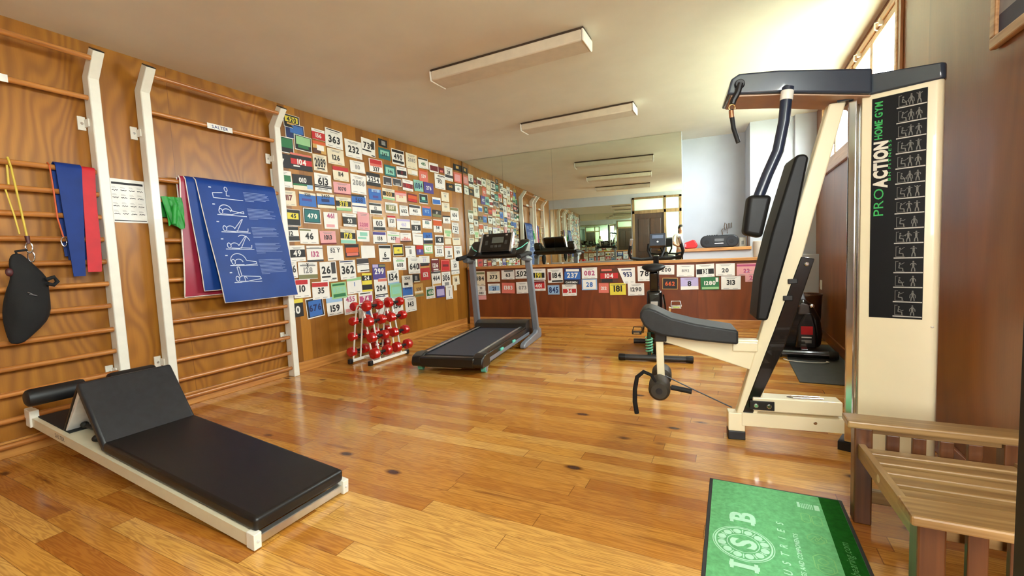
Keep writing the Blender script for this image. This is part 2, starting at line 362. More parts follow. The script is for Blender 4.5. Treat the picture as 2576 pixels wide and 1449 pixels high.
# wall behind the camera: mirror, panelled door, frosted side light and transoms, and an added corridor beyond for fill light
DX0, DX1, DXE, DZ, TZ = -1.45, -0.50, -0.02, 2.14, 2.64
m = MB(); m.box(XL, DX0, YB - 0.1, YB, 0, HC); m.box(DX0, DXE, YB - 0.1, YB, TZ, HC); m.box(DXE, 0.02, YB - 0.1, YB, 0, HC); m.box(0.90, XR, YB - 0.1, YB, 0, HC); m.box(0.02, 0.90, YB - 0.1, YB, DZ + 0.06, HC)   # open doorway, added to let the corridor fill light in
struct(m.build('wall_front', M_WHITE, smooth=0))
M_JAMB = wood('door_frame_wood', (150, 120, 78), (112, 84, 46), 'Z', 0.4, 0.2)
m = MB()
for x in (DX0, DX1 - 0.03, DXE - 0.07): m.box(x, x + 0.07, YB - 0.09, YB + 0.02, 0, TZ)
m.box(DX0, DXE, YB - 0.09, YB + 0.02, TZ - 0.06, TZ); m.box(DX0, DXE, YB - 0.09, YB + 0.02, DZ, DZ + 0.10)
struct(m.build('trim_5', M_JAMB, bevel=0.004, smooth=0))
m = MB(); m.box(DX0 + 0.07, DX1 - 0.03, YB - 0.05, YB - 0.01, 0.005, DZ)
d = struct(m.build('door_1', M_DKDOOR, bevel=0.004, smooth=0))
for z0, z1 in ((0.22, 0.85), (0.98, 1.98)):
    for x0, x1 in ((-1.28, -0.98), (-0.93, -0.62)):
        q = MB(); q.box(x0, x1, YB - 0.012, YB + 0.004, z0, z1); q.build('panel', M_DKDOOR, d, bevel=0.012, smooth=0)
q = MB(); q.cyl((-0.60, YB - 0.01, 1.0), (-0.60, YB + 0.05, 1.0), 0.01); q.cyl((-0.60, YB + 0.045, 1.0), (-0.72, YB + 0.045, 1.0), 0.009); q.build('door_handle', mat('brass', (190, 150, 80), 0.3, 1.0), d)
for n, (x0, x1, z0, z1) in enumerate(((DX0 + 0.07, DX1 - 0.03, DZ + 0.1, TZ - 0.06), (DX1 + 0.04, DXE - 0.07, DZ + 0.1, TZ - 0.06), (DX1 + 0.04, DXE - 0.07, 0.02, DZ))):
    m = MB(); m.box(x0, x1, YB - 0.045, YB - 0.037, z0, z1); struct(m.build(f'window_{n + 3}', M_FROST, smooth=0))
m = MB(); m.box(XL, XR, -3.25, -3.2, 0, HC); m.box(DX0 - 0.5, DX0 - 0.45, -3.2, YB - 0.1, 0, HC); struct(m.build('wall_added_corridor', M_WHITE, smooth=0))  # unseen walls of the added corridor
# black post beside the camera
m = MB(); m.T = Matrix.Translation((0.3515, 0.795, 0)) @ Matrix.Rotation(radians(4), 4, 'Z'); m.box(0.0, 0.10, -0.03, 0.03, 0.0, HC - 0.002)
struct(m.build('trim_7', M_BLACKPAINT, bevel=0.003, smooth=0))
# ground outside the windows
m = MB(); m.box(XR + 0.05, 14.0, -4.0, 16.0, 1.60, 1.72); struct(m.build('ground_outside', mat('garden_grass', (172, 178, 156), 0.9, bump=0.1), smooth=0))
# ------------------------------------------------------------------ mirrors
TILT = 0.0075
def mirror_panels(name, label, pieces, place, group):
    for k, (a0, a1, z0, z1) in enumerate(pieces):
        r = thing(name, label[k], 'mirror', place((a0 + a1) / 2, 0, z0), group=group); r.rotation_euler = (0, 0, 0)
        base = place((a0 + a1) / 2, 0, z0)
        def pt(a, off, z): return place(a, off, z) - base
        g = MB(); g.hexa([pt(a0, 0.004, z0), pt(a1, 0.004, z0), pt(a1, 0.014 + 0.0, z0), pt(a0, 0.014, z0), pt(a0, 0.004, z1), pt(a1, 0.004, z1), pt(a1, 0.014 - TILT * (z1 - z0) * -1, z1), pt(a0, 0.014 + TILT * (z1 - z0), z1)])
        g.build('glass', M_MIRROR, r, smooth=0)
        c = MB()
        for a in (a0 + 0.12, a1 - 0.12):
            P = [pt(a + da, o, z0 + dz) for dz in (0.0, 0.022) for da, o in ((-0.012, 0.0145), (0.012, 0.0145), (0.012, 0.019), (-0.012, 0.019))]; c.hexa(P)
        part_label(c.build('clip', mat('clear_plastic', (220, 224, 222), 0.3), r), 'small clear clip at the lower edge')
mirror_panels('wall_mirror', ['wall mirror panel nearest the plywood wall, above the half wall', 'middle wall mirror panel above the half wall, behind the treadmill', 'widest wall mirror panel above the half wall, ending at the white alcove'],
    [(-4.045, -3.322, 0.970, HC - 0.005), (-3.320, -2.492, 0.970, HC - 0.005), (-2.490, -0.612, 0.970, HC - 0.005)], lambda a, o, z: fw(a, o, z), 'mirror panels above the half wall')
r = thing('wall_mirror', 'large mirror on the wall beside the dark panelled door', 'mirror', (-2.75, YB, 0.75))
g = MB(); g.box(-1.27, 1.27, 0.003, 0.012, 0.0, 1.72); g.build('glass', M_MIRROR, r, smooth=0)
c = MB(); c.box(-1.285, 1.285, 0.002, 0.02, -0.012, 0.0); c.build('rail', mat('clear_plastic'), r, smooth=0)
# ------------------------------------------------------------------ small fixtures
W_PLAS = mat('white_plastic', (226, 222, 212), 0.4)
M_LUM = mat('luminaire_acrylic', (214, 200, 178), 0.5, var=0.03); M_LUMH = mat('luminaire_housing', (236, 232, 222), 0.45)
M_SHADOWGAP = mat('dark_gasket', (70, 52, 36), 0.7)  # dark brown puts the shade above the diffuser into the housing colour
def luminaire(y, label):
    r = thing('ceiling_light', label, 'ceiling light', (-1.63, y, HC), group='fluorescent ceiling lights')
    b = MB(); b.box(-0.685, 0.685, -0.105, 0.105, -0.022, 0.0); b.build('housing', M_SHADOWGAP, r, bevel=0.003, smooth=0)
    b = MB(); b.prism([(-0.118, -0.020), (0.118, -0.020), (0.110, -0.098), (-0.110, -0.098)], -0.672, 0.672, 'x'); b.build('diffuser', M_LUM, r, bevel=0.01, smooth=30)
    for s in (-1, 1):
        b = MB(); b.prism([(-0.121, -0.018), (0.121, -0.018), (0.113, -0.101), (-0.113, -0.101)], s * 0.672, s * 0.69, 'x'); b.build('end_cap', M_LUMH, r, bevel=0.008, smooth=30)
luminaire(3.30, 'long white fluorescent ceiling light, the largest and closest one in view')
luminaire(5.12, 'long white fluorescent ceiling light between the large one and the mirror')
luminaire(1.45, 'long white fluorescent ceiling light seen only as third in the mirror')
r = thing('light_switch', 'small white wall switch on the wooden window wall near the bin', 'switch', (XR, 6.33, 0.56))
b = MB(); b.box(-0.011, 0, -0.036, 0.036, 0, 0.115); b.build('plate', W_PLAS, r, bevel=0.004, smooth=0)
b = MB(); b.box(-0.016, -0.011, -0.018, 0.018, 0.03, 0.085); b.build('rocker', W_PLAS, r, bevel=0.002, smooth=0)
r = thing('wall_box', 'white painted box standing against the white pier behind the gym tower', 'box', tuple(fw(0.88, 0.07, 0.0)), AF)
b = MB(); b.box(-0.145, 0.075, -0.22, 0.0, 0.42, 0.985); b.build('body', M_WHITE, r, bevel=0.01, smooth=0)
b = MB(); b.box(-0.135, 0.065, -0.20, 0.0, 0.0, 0.42); b.build('plinth', M_WHITE, r, bevel=0.006, smooth=0)
# framed picture high on the window wall
r = thing('picture_frame', 'wood framed picture hung high on the window wall', 'picture', (XR, 2.20, 1.872))
b = MB()
for q in ((-0.025, 0, -0.345, 0.345, 0, 0.045), (-0.025, 0, -0.345, 0.345, 0.445, 0.49), (-0.025, 0, -0.345, -0.30, 0.045, 0.445), (-0.025, 0, 0.30, 0.345, 0.045, 0.445)): b.box(*q)
b.build('frame', wood('picture_wood', (196, 152, 104), (150, 104, 60), 'Y'), r, bevel=0.006, smooth=0)
b = MB(); b.box(-0.012, 0, -0.30, 0.30, 0.045, 0.445); b.m = 1; b.box(-0.0135, -0.012, -0.235, 0.30, 0.05, 0.12); b.m = 2; b.box(-0.0135, -0.012, -0.235, 0.30, 0.12, 0.40)
b.build('print', [mat('paper_white', (232, 230, 224), 0.7), mat('print_navy', (54, 54, 84), 0.6), mat('print_grey', (150, 150, 160), 0.6)], r, smooth=0)
# ================================================================== WALL BARS AND WHAT HANGS ON THEM
M_WMET = mat('white_enamel', (232, 228, 216), 0.35, coat=0.3, var=0.02)
M_RUNG = wood('varnished_rung', (196, 130, 66), (142, 80, 30), 'Y', 0.3, 0.4)
M_BLK = mat('black_plastic', (16, 16, 17), 0.45); M_BLKR = mat('black_rubber', (14, 14, 14), 0.7); M_CHROME = mat('chrome', (225, 225, 228), 0.12, 1.0, var=0.01)
RZ = [0.088, 0.243, 0.404, 0.562, 0.720, 0.892, 1.050, 1.207, 1.365, 1.522, 1.680, 1.836, 2.345]
def wall_bars(y0, y1, label):
    r = thing('wall_bars', label, 'wall bars', (XL, (y0 + y1) / 2, 0), group='gymnastic wall bars'); h = (y1 - y0) / 2
    for s in (-1, 1):
        u = MB(); prof = [(0.025, 0.0), (0.115, 0.0), (0.115, 2.475), (0.232, 2.628), (0.165, 2.662), (0.025, 2.50)]
        yy = s * h; u.prism(prof, yy - 0.031, yy + 0.031, 'y'); u.build('upright', M_WMET, r, bevel=0.006, smooth=30)
        c = MB(); c.hexa([(0.231, yy - 0.029, 2.629), (0.231, yy + 0.029, 2.629), (0.166, yy + 0.029, 2.662), (0.166, yy - 0.029, 2.662)] + [(0.234, yy - 0.029, 2.634), (0.234, yy + 0.029, 2.634), (0.169, yy + 0.029, 2.667), (0.169, yy - 0.029, 2.667)])
        part_label(c.build('end_cap', M_BLK, r, smooth=0), 'black plastic cap on the top end')
        for z in (2.13, 0.36):
            b = MB(); b.box(0.0, 0.012, yy - 0.075, yy - 0.031, z, z + 0.095); b.box(0.0, 0.07, yy - 0.04, yy - 0.031, z + 0.02, z + 0.075); b.m = 1; b.cyl((0.012, yy - 0.053, z + 0.047), (0.017, yy - 0.053, z + 0.047), 0.009)
            b.build('bracket', [M_WMET, M_CHROME], r, bevel=0.004)
    for z in RZ:
        g = MB(); g.cyl((0.078, -h + 0.031, z), (0.078, h - 0.031, z), 0.0175, seg=12); g.build('rung', M_RUNG, r)
    g = MB(); g.cyl((0.178, -h + 0.031, 2.59), (0.178, h - 0.031, 2.59), 0.0175, seg=12); g.build('rung', M_RUNG, r)
    z = 2.345; p = MB(); p.box(0.0955, 0.099, -0.105, 0.105, z - 0.026, z + 0.020); p.m = 1
    add_text(p, 'SALTER', frame_m((0.0995, 0, z - 0.003), (0, 1, 0), (0, 0, 1)), 0.026, bold=0.02, width=0.19)
    part_label(p.build('label_plate', [mat('paper_white'), mat('ink_blue', (44, 62, 120), 0.5)], r, smooth=0), 'white plate with blue lettering')
    return r
wall_bars(1.8175, 2.895, 'wall bars with two blue mats hung over the rungs')
wall_bars(0.485, 1.517, 'wall bars nearest the camera, with bands and a black bag on the rungs')
RX = XL + 0.078                                            # rung axis
RT = 1.836
# -------- mats folded over the top rung
M_MATB = mat('royal_blue_vinyl', (10, 56, 132), 0.5, spec=0.35, var=0.07, vscale=5); M_MATR = mat('crimson_vinyl', (150, 34, 58), 0.4, var=0.07, vscale=5)
M_PIPE = mat('white_piping', (226, 214, 206), 0.6); M_INK = mat('white_print', (196, 206, 226), 0.6); M_INKP = mat('pale_blue_print', (128, 148, 200), 0.6); M_PANELB = mat('blue_print_panel', (30, 74, 158), 0.36)
def hung_mat(name, label, m, ya, yb, shift, zb, xb, xt, th, prints=False, zback=1.15):
    r = thing(name, label, 'exercise mat', (RX, (ya + yb) / 2, zb), group='exercise mats over the rungs'); w = (yb - ya) / 2
    top = RT + 0.028 - zb
    def fn(u, v):                                          # v: 0 bottom hem -> 1 over the rung -> 1.4 down the back
        puff = 0.010 * sin(pi * min(u, 1)) * (0.6 + 0.4 * sin(5 * v + 3 * u))
        y = -w + 2 * w * u
        if v <= 0.72:
            k = v / 0.72; return (xb * (1 - k) + xt * k + puff * (1 - abs(2 * k - 1)) + 0.012 * sin(6 * k + 4 * u) * (1 - k), y + shift * (1 - k), (top - 0.01) * k)
        if v <= 0.80:
            k = (v - 0.72) / 0.08; a = pi * k; return (xt * cos(a), y, top - 0.01 + 0.026 * sin(a))
        k = (v - 0.80) / 0.20; return (-xt, y, (top - 0.01) * (1 - k) + (zback - zb) * k)
    b = MB(); N = 40
    A = []; rows = []
    w1 = 13
    for j in range(N + 1):
        v = j / N
        for i in range(w1):
            p = Vector(fn(i / 12, v)); q = Vector(fn(i / 12, min(1, v + 0.004))) - Vector(fn(i / 12, max(0, v - 0.004)))
            n = q.cross(Vector((0, 1, 0))).normalized()
            if v < 0.72 and n.x < 0: n = -n
            if v > 0.80 and n.x > 0: n = -n
            if 0.72 <= v <= 0.80 and n.z < 0: n = -n
            A.append((p, p + n * th))
    n1 = len(A); vs = [a[1] for a in A] + [a[0] for a in A]; fs = []
    for j in range(N):
        for i in range(w1 - 1):
            q = (j * w1 + i, j * w1 + i + 1, (j + 1) * w1 + i + 1, (j + 1) * w1 + i); fs += [q, tuple(n1 + k for k in q[::-1])]
    ring = list(range(w1)) + [j * w1 + w1 - 1 for j in range(1, N + 1)] + [N * w1 + i for i in range(w1 - 2, -1, -1)] + [j * w1 for j in range(N - 1, 0, -1)]
    for a, c in zip(ring, ring[1:] + ring[:1]): fs.append((c, a, n1 + a, n1 + c))
    b.add(vs, fs); b.build('pad', m, r, smooth=60)
    pts = [A[j * w1][0] * 0.5 + A[j * w1][1] * 0.5 for j in range(N, -1, -1)] + [A[i][0] * 0.5 + A[i][1] * 0.5 for i in range(1, w1)] + [A[j * w1 + w1 - 1][0] * 0.5 + A[j * w1 + w1 - 1][1] * 0.5 for j in range(1, N + 1)]
    t = MB(); t.tube(pts, 0.0055, 6); part_label(t.build('piping', M_PIPE, r), 'white piping along the hem')
    if prints:
        def S(u, v, e=0.0022):                             # u,v on the front face: 0..1 from lower corner to the rung
            p = Vector(fn(u, v * 0.72)); return (p.x + th + e, p.y, p.z)
        g = MB()
        def poly(pts, wd=0.0062):
            for (u0, v0), (u1, v1) in zip(pts, pts[1:]):
                a, c = Vector(S(u0, v0)), Vector(S(u1, v1)); d = c - a; L = d.length
                if L < 1e-5: continue
                n = Vector((1, 0, 0)).cross(d).normalized() * wd / 2
                g.add([a - n, a + n, c + n, c - n], [(0, 1, 2, 3)])
        def arc(cu, cv, ru, rv, a0, a1, k=12): return [(cu + ru * cos(a0 + (a1 - a0) * i / k), cv + rv * sin(a0 + (a1 - a0) * i / k)) for i in range(k + 1)]
        # outline drawings of lying exercise figures down the near half, small numerals as short dashes
        for k, v in enumerate((0.905, 0.765, 0.62, 0.475, 0.335, 0.19)):
            u0 = 0.17; poly([(u0 - 0.02, v - 0.03), (u0 + 0.34, v - 0.035)])
            poly([(u0 - 0.05, v + 0.055), (u0 - 0.02, v + 0.055)], 0.009)
            if k == 0:
                poly([(u0 - 0.02, v - 0.03), (u0 - 0.02, v + 0.01), (u0 + 0.1, v + 0.018)]); poly(arc(u0 + 0.15, v + 0.05, 0.018, 0.02, 0, 2 * pi)); poly([(u0 + 0.15, v + 0.03), (u0 + 0.14, v - 0.005), (u0 + 0.18, v - 0.005)]); continue
            poly(arc(u0 + 0.03, v, 0.022, 0.022, 0, 2 * pi)); poly(arc(u0 + 0.1, v - 0.004, 0.05, 0.026, pi, 0)); poly([(u0 + 0.05, v - 0.022), (u0 + 0.16, v - 0.026)])
            if k == 1: poly(arc(u0 + 0.09, v + 0.01, 0.075, 0.045, pi, 0)); poly([(u0 + 0.15, v + 0.01), (u0 + 0.31, v - 0.012), (u0 + 0.31, v + 0.008), (u0 + 0.15, v - 0.026)])
            if k in (2, 3): poly([(u0 + 0.15, v), (u0 + 0.25, v + 0.075), (u0 + 0.275, v + 0.085), (u0 + 0.17, v - 0.026)]); poly([(u0 + 0.16, v - 0.02), (u0 + 0.31, v - 0.024), (u0 + 0.32, v + 0.005)])
            if k == 3: poly(arc(u0 + 0.22, v + 0.02, 0.09, 0.07, 0.3, 2.2))
            if k == 4: poly(arc(u0 + 0.1, v + 0.005, 0.1, 0.065, pi, 0.1)); poly([(u0 + 0.2, v + 0.01), (u0 + 0.33, v - 0.005), (u0 + 0.33, v - 0.022), (u0 + 0.18, v - 0.03)])
            if k == 5: poly([(u0 + 0.06, v + 0.02), (u0 + 0.055, v + 0.10), (u0 + 0.085, v + 0.10), (u0 + 0.09, v + 0.02)]); poly([(u0 + 0.12, v + 0.02), (u0 + 0.33, v + 0.008), (u0 + 0.34, v - 0.012), (u0 + 0.12, v - 0.028), (u0 + 0.12, v + 0.02)])
        g.build('figure_print', M_INK, r, smooth=0)
        g = MB()
        rng = random.Random(3)
        for blk, n in ((0.945, 7), (0.80, 8), (0.635, 8), (0.495, 8), (0.345, 11)):
            for i in range(n):
                v = blk - i * 0.0125; poly([(0.535, v), (0.535 + (0.12 if i == n - 1 else 0.28 + 0.10 * rng.random()), v + 0.001)], 0.0042)
        g.build('text_print', M_INKP, r, smooth=0)
    return r
hung_mat('exercise_mat', 'crimson mat behind the two blue mats on the rungs', M_MATR, 2.00, 2.70, -0.05, 0.905, 0.026, 0.020, 0.008, zback=1.2)
hung_mat('exercise_mat', 'blue mat hung between the crimson mat and the printed blue mat', M_MATB, 2.035, 2.74, 0.035, 0.945, 0.085, 0.030, 0.010, zback=1.1)
hung_mat('exercise_mat', 'front blue mat printed with white exercise figures and text', M_MATB, 2.105, 2.800, 0.075, 0.835, 0.165, 0.042, 0.012, prints=True, zback=0.98)
# -------- poster
r = thing('exercise_poster', 'white exercise chart taped to the plywood between the two sets of wall bars', 'poster', (XL, 1.69, 1.498))
def pf(u, v): return (0.0035 + 0.006 * (1 - v) * u * u, -0.107 + 0.214 * u, 0.322 * v)
b = MB(); b.slab(pf, (1, 0, 0), 0.0008, 6, 6); b.m = 1
def pq(u0, u1, v0, v1): b.sheet(lambda u, v: tuple(Vector(pf(u0 + (u1 - u0) * u, v0 + (v1 - v0) * v)) + Vector((0.0014, 0, 0))), 3, 1)
pq(0.05, 0.95, 0.875, 0.925); pq(0.04, 0.96, 0.035, 0.055)
rng = random.Random(5)
for v in (0.72, 0.55, 0.36, 0.18):
    for u in (0.05, 0.29, 0.53, 0.76):
        b.m = 1; k = rng.random()
        for i in range(6): pq(u + 0.028 * i, u + 0.028 * (i + 1), v + 0.02 * abs(sin(i * 1.3 + k * 6)), v + 0.02 * abs(sin(i * 1.3 + k * 6)) + 0.016)
        b.m = 2; pq(u, u + 0.13, v + 0.072, v + 0.079); pq(u, u + 0.10, v + 0.092, v + 0.098)
b.build('sheet', [mat('paper_white'), mat('ink_black', (30, 30, 34), 0.6), mat('ink_grey', (150, 148, 146), 0.6)], r, smooth=0)
# -------- bands and cords
def strip(mb, path, width, th, yaw=0.0):                  # ribbon along (x, y, z) path, width in y
    for (a, b) in zip(path, path[1:]):
        pass
    n = len(path); vs = []
    for i, p in enumerate(path):
        p = Vector(p); d = Vector(path[min(n - 1, i + 1)]) - Vector(path[max(0, i - 1)]); nr = d.cross(Vector((0, 1, 0))).normalized()
        w0, w1 = (width[i] if isinstance(width, list) else (-width / 2, width / 2))
        for t in (th / 2, -th / 2):
            for y in (w0, (w0 + w1) / 2, w1): vs.append(p + Vector((0, y, 0)) + nr * (t + (0.004 if y == (w0 + w1) / 2 and t > 0 else 0)))
    fs = []
    for i in range(n - 1):
        a, c = i * 6, (i + 1) * 6
        fs += [(a, a + 1, c + 1, c), (a + 1, a + 2, c + 2, c + 1), (a + 4, a + 3, c + 3, c + 4), (a + 5, a + 4, c + 4, c + 5), (a + 3, a, c, c + 3), (a + 2, a + 5, c + 5, c + 2)]
    fs += [(0, 3, 4, 1), (1, 4, 5, 2), (len(vs) - 6, len(vs) - 5, len(vs) - 2, len(vs) - 3), (len(vs) - 5, len(vs) - 4, len(vs) - 1, len(vs) - 2)]
    mb.add(vs, fs)
def over(rad, zf, zb, xf=0.0, n=6, base=RT):              # path up the front, over the rung, down the back, local to rung
    p = [(rad + xf * (1 - k / n), 0, zf + (base - zf) * k / n) for k in range(n)]
    p += [(rad * cos(a), 0, base + rad * sin(a)) for a in [pi * k / 8 for k in range(9)]]
    p += [(-rad, 0, base - (base - zb) * k / n) for k in range(1, n + 1)]
    return [(RX + x, y, z) for x, y, z in p]
def local(path, o): return [(p[0] - o[0], p[1] - o[1], p[2] - o[2]) for p in path]
M_BANDB = mat('blue_latex', (10, 46, 118), 0.55, spec=0.3, var=0.1, vscale=8); M_BANDR = mat('red_latex', (190, 22, 34), 0.55, var=0.1, vscale=8); M_BANDG = mat('green_latex', (34, 148, 52), 0.5, var=0.12, vscale=9)
o = (RX, 1.335, 1.105)
r = thing('resistance_band', 'blue stretch band draped over the top rung beside the red one', 'resistance band', o, group='stretch bands on the rungs')
P = local([(p[0], 0 + 1.335 - 0.02 * max(0, (RT - p[2])), p[2]) for p in over(0.034, 1.112, 1.25, 0.02, 9)], o); W = [(-0.03 - 0.035 * min(1, max(0, (z_ / 0.73))), 0.03 + 0.035 * min(1, max(0, z_ / 0.73))) for z_ in [p[2] for p in P]]
b = MB(); strip(b, P, W, 0.006); b.build('front_layer', M_BANDB, r, smooth=50)
P = local([(p[0], 1.355, p[2]) for p in over(0.024, 1.435, 1.20, 0.005, 6)], o); b = MB(); strip(b, P, 0.11, 0.004); b.build('back_layer', M_BANDB, r, smooth=50)
o = (RX, 1.43, 1.135)
r = thing('resistance_band', 'red stretch band draped over the top rung beside the white post', 'resistance band', o, group='stretch bands on the rungs')
P = local([(p[0], 1.437 - 0.05 * max(0, (RT - p[2])), p[2]) for p in over(0.026, 1.138, 1.45, 0.03, 9)], o); b = MB(); strip(b, P, [(-0.038, 0.036 + 0.004 * sin(9 * p[2])) for p in P], 0.006); b.build('band', M_BANDR, r, smooth=50)
# green band bunched on a rung of the far bars
o = (RX, 1.925, 1.47)
r = thing('resistance_band', 'green stretch band bunched over a rung beside the blue mats', 'resistance band', o, group='stretch bands on the rungs')
b = MB()
def gf(u, v):
    a = 0.030 + 0.018 * sin(9 * u + 2) * (1 - v) + 0.01 * sin(17 * u + 5 * v); return (a + 0.02 * (1 - v), -0.068 + 0.136 * u + 0.012 * (1 - v), 0.235 * v + 0.02 * sin(7 * u) * (1 - v) * (1 if v < 0.3 else 0.4))
b.slab(gf, (1, 0, 0), 0.006, 14, 8); b.build('front_fold', M_BANDG, r, smooth=60)
b = MB(); strip(b, [(0.03 * cos(a) , 0, 0.21 + 0.022 * sin(a)) for a in [pi * k / 8 for k in range(9)]] + [(-0.03, 0, 0.08)], 0.13, 0.006); b.build('top_fold', M_BANDG, r, smooth=60)
b = MB(); b.slab(lambda u, v: (0.056 + 0.012 * sin(6 * u), -0.03 + 0.06 * u + 0.02 * v, 0.02 + 0.15 * v), (1, 0, 0), 0.006, 6, 5); b.build('loose_end', M_BANDG, r, smooth=60)
# orange cord with snap hook
o = (RX, 1.245, 1.30)
r = thing('elastic_rope', 'thin orange cord looped down the rungs beside the blue band', 'cord', o)
b = MB(); b.tube([(-0.022, 0.0, 0.52), (0, 0, 0.562), (0.024, 0, 0.54), (0.028, 0.004, 0.40), (0.027, 0.008, 0.2), (0.03, 0.025, 0.075)], 0.0045, 8); b.build('cord', mat('orange_rubber', (196, 84, 34), 0.5), r)
b = MB(); b.tube([(0.031, 0.025 + 0.014 * sin(a), 0.045 + 0.03 * cos(a)) for a in [2 * pi * k / 14 for k in range(14)]], 0.0035, 8, True); part_label(b.build('snap_hook', M_CHROME, r), 'chrome snap hook')
# yellow cord with carabiners holding the bag
o = (RX, 1.085, 1.30)
r = thing('elastic_rope', 'yellow elastic cord hanging from the top rung above the black bag', 'cord', o)
b = MB(); b.tube([(-0.022, -0.02, 0.4), (-0.01, -0.02, 0.55), (0.014, -0.02, 0.562), (0.03, -0.015, 0.5), (0.045, 0.0, 0.25), (0.055, 0.01, 0.075)], 0.0055, 8); b.tube([(0.03, -0.05, 0.36), (0.045, -0.03, 0.2), (0.05, -0.02, 0.09)], 0.0045, 8); b.build('cord', mat('yellow_rubber', (206, 178, 62), 0.5), r)
b = MB(); b.cyl((0.055, 0.01, 0.078), (0.058, 0.012, 0.03), 0.012, 0.009, 12); part_label(b.build('ferrule', mat('maroon_plastic', (70, 18, 22), 0.5), r), 'dark red ferrule')
for dz, dy in ((0.005, 0.012), (-0.052, 0.012)):
    b = MB(); b.tube([(0.06, dy + 0.015 * sin(a) + (0.004 if dz < 0 else 0), dz + 0.033 * cos(a)) for a in [2 * pi * k / 16 for k in range(16)]], 0.004, 8, True); part_label(b.build('carabiner', M_CHROME, r), 'steel carabiner')
# black bag
o = (RX + 0.10, 1.06, 0.715)
r = thing('drawstring_bag', 'black drawstring bag hanging from the rungs by a strap', 'bag', o)
b = MB(); prof = [(0.0, 0.028, -0.075), (0.05, 0.055, -0.055), (0.12, 0.095, -0.02), (0.20, 0.108, -0.01), (0.28, 0.100, -0.012), (0.345, 0.092, -0.006), (0.40, 0.080, 0.005), (0.46, 0.062, -0.012), (0.52, 0.040, -0.03), (0.555, 0.018, -0.03)]
vs = []; sg = 20
for z, ry, oy in prof:
    for k in range(sg):
        a = 2 * pi * k / sg; wr = 1 + 0.07 * sin(3 * a + 9 * z) + 0.05 * sin(5 * a - 14 * z)
        vs.append((ry * 0.55 * cos(a) * wr, oy + ry * sin(a) * wr, z))
fs = [(i * sg + k, i * sg + (k + 1) % sg, (i + 1) * sg + (k + 1) % sg, (i + 1) * sg + k) for i in range(len(prof) - 1) for k in range(sg)] + [tuple(range(sg))[::-1], tuple(range((len(prof) - 1) * sg, len(prof) * sg))]
b.add(vs, fs); M_BAG = mat('black_cloth', (15, 14, 15), 0.85, var=0.2, vscale=10, bump=0.25, bscale=90); b.build('body', M_BAG, r, smooth=70, sub=1)
b = MB(); b.tube([(0.04, 0.07, 0.385), (0.035, 0.11, 0.40), (0.03, 0.125, 0.37), (0.035, 0.105, 0.35), (0.045, 0.075, 0.36)], 0.012, 8); b.build('strap', M_BAG, r); b = MB(); b.tube([(0.0, -0.028, 0.545), (0.0, -0.035, 0.565), (-0.02, 0.02, 0.575)], 0.007, 8); b.build('hang_loop', M_BAG, r)
b = MB(); b.tube([(0.058, -0.02, 0.315), (0.06, 0.0, 0.30), (0.058, 0.02, 0.29), (0.058, -0.015, 0.30)], 0.0025, 6); part_label(b.build('zip_pull', mat('grey_metal', (150, 150, 152), 0.3, 0.8), r), 'pale zip pull')
b = MB(); b.ell((0.02, -0.075, 0.44), (0.014, 0.018, 0.026), 10, 8); part_label(b.build('toggle', mat('maroon_plastic'), r), 'dark red toggle')
# ================================================================== INCLINED SIT-UP BOARD
# local frame: x runs from the hooked end down to the floor end
P0 = Vector((-3.86, 1.225, 0.262)); P1 = Vector((-1.685, 1.225, 0.062)); L = (P1 - P0).length; ang = atan2(P0.z - P1.z, P1.x - P0.x)
r = thing('sit_up_board', 'inclined sit-up board, black padded with white frame, hooked on a low rung', 'exercise bench', tuple(P0), rot=(0, ang, 0))
for s in (-1, 1):
    b = MB(); b.box(0.0, L - 0.03, s * 0.222 - 0.012, s * 0.222 + 0.012, -0.055, 0.0); 
    b.m = 1
    if s < 0: add_text(b, 'SALTER', frame_m((0.42, -0.2345, -0.026), (1, 0, 0), (0, 0, 1)), 0.024, bold=0.02)
    b.build('side_rail', [mat('cream_enamel', (216, 206, 178), 0.35, coat=0.2, var=0.02), mat('ink_grey2', (96, 92, 84), 0.5)], r, bevel=0.003, smooth=0)
    b = MB(); b.box(-0.03, 0.035, s * 0.222 - 0.022, s * 0.222 + 0.022, -0.058, 0.045); b.prism([(-0.06, 0.045), (0.03, 0.045), (0.03, 0.02), (-0.04, 0.02), (-0.04, -0.015), (-0.06, -0.015)], s * 0.222 - 0.018, s * 0.222 + 0.018, 'y'); part_label(b.build('hook', M_WMET, r, bevel=0.004, smooth=0), 'white end hook over the rung')
    b = MB(); b.box(L - 0.045, L + 0.004, s * 0.222 - 0.016, s * 0.222 + 0.016, -0.058, 0.008); b.m = 1; b.cyl((L + 0.004, s * 0.222, -0.025), (L + 0.008, s * 0.222, -0.025), 0.006, seg=10)
    part_label(b.build('corner_cap', [M_WMET, mat('dark_steel')], r, bevel=0.006), 'white plastic corner cap')
b = MB(); b.box(L - 0.035, L - 0.005, -0.206, 0.206, -0.05, -0.012); part_label(b.build('end_bar', mat('brushed_aluminium', (205, 205, 200), 0.3, 0.9), r, bevel=0.004, smooth=0), 'bright metal end bar')
b = MB(); b.box(0.02, L - 0.05, -0.212, 0.212, -0.012, -0.002); b.build('deck', mat('cream_enamel'), r, smooth=0)
M_VINYL = mat('black_vinyl', (20, 18, 17), 0.42, var=0.12, vscale=30, bump=0.08, bscale=260)
M_VINYLB = mat('slate_vinyl', (34, 36, 40), 0.38, var=0.12, vscale=30, bump=0.08, bscale=260)
def xl(wx, wz=None): return (Vector((wx, 0, 0)) - Vector((P0.x, 0, 0))).x / cos(ang)
b = MB(); b.box(xl(-2.955), L - 0.01, -0.222, 0.222, 0.0, 0.062); b.build('main_pad', M_VINYL, r, bevel=0.018, smooth=40, seg=4)
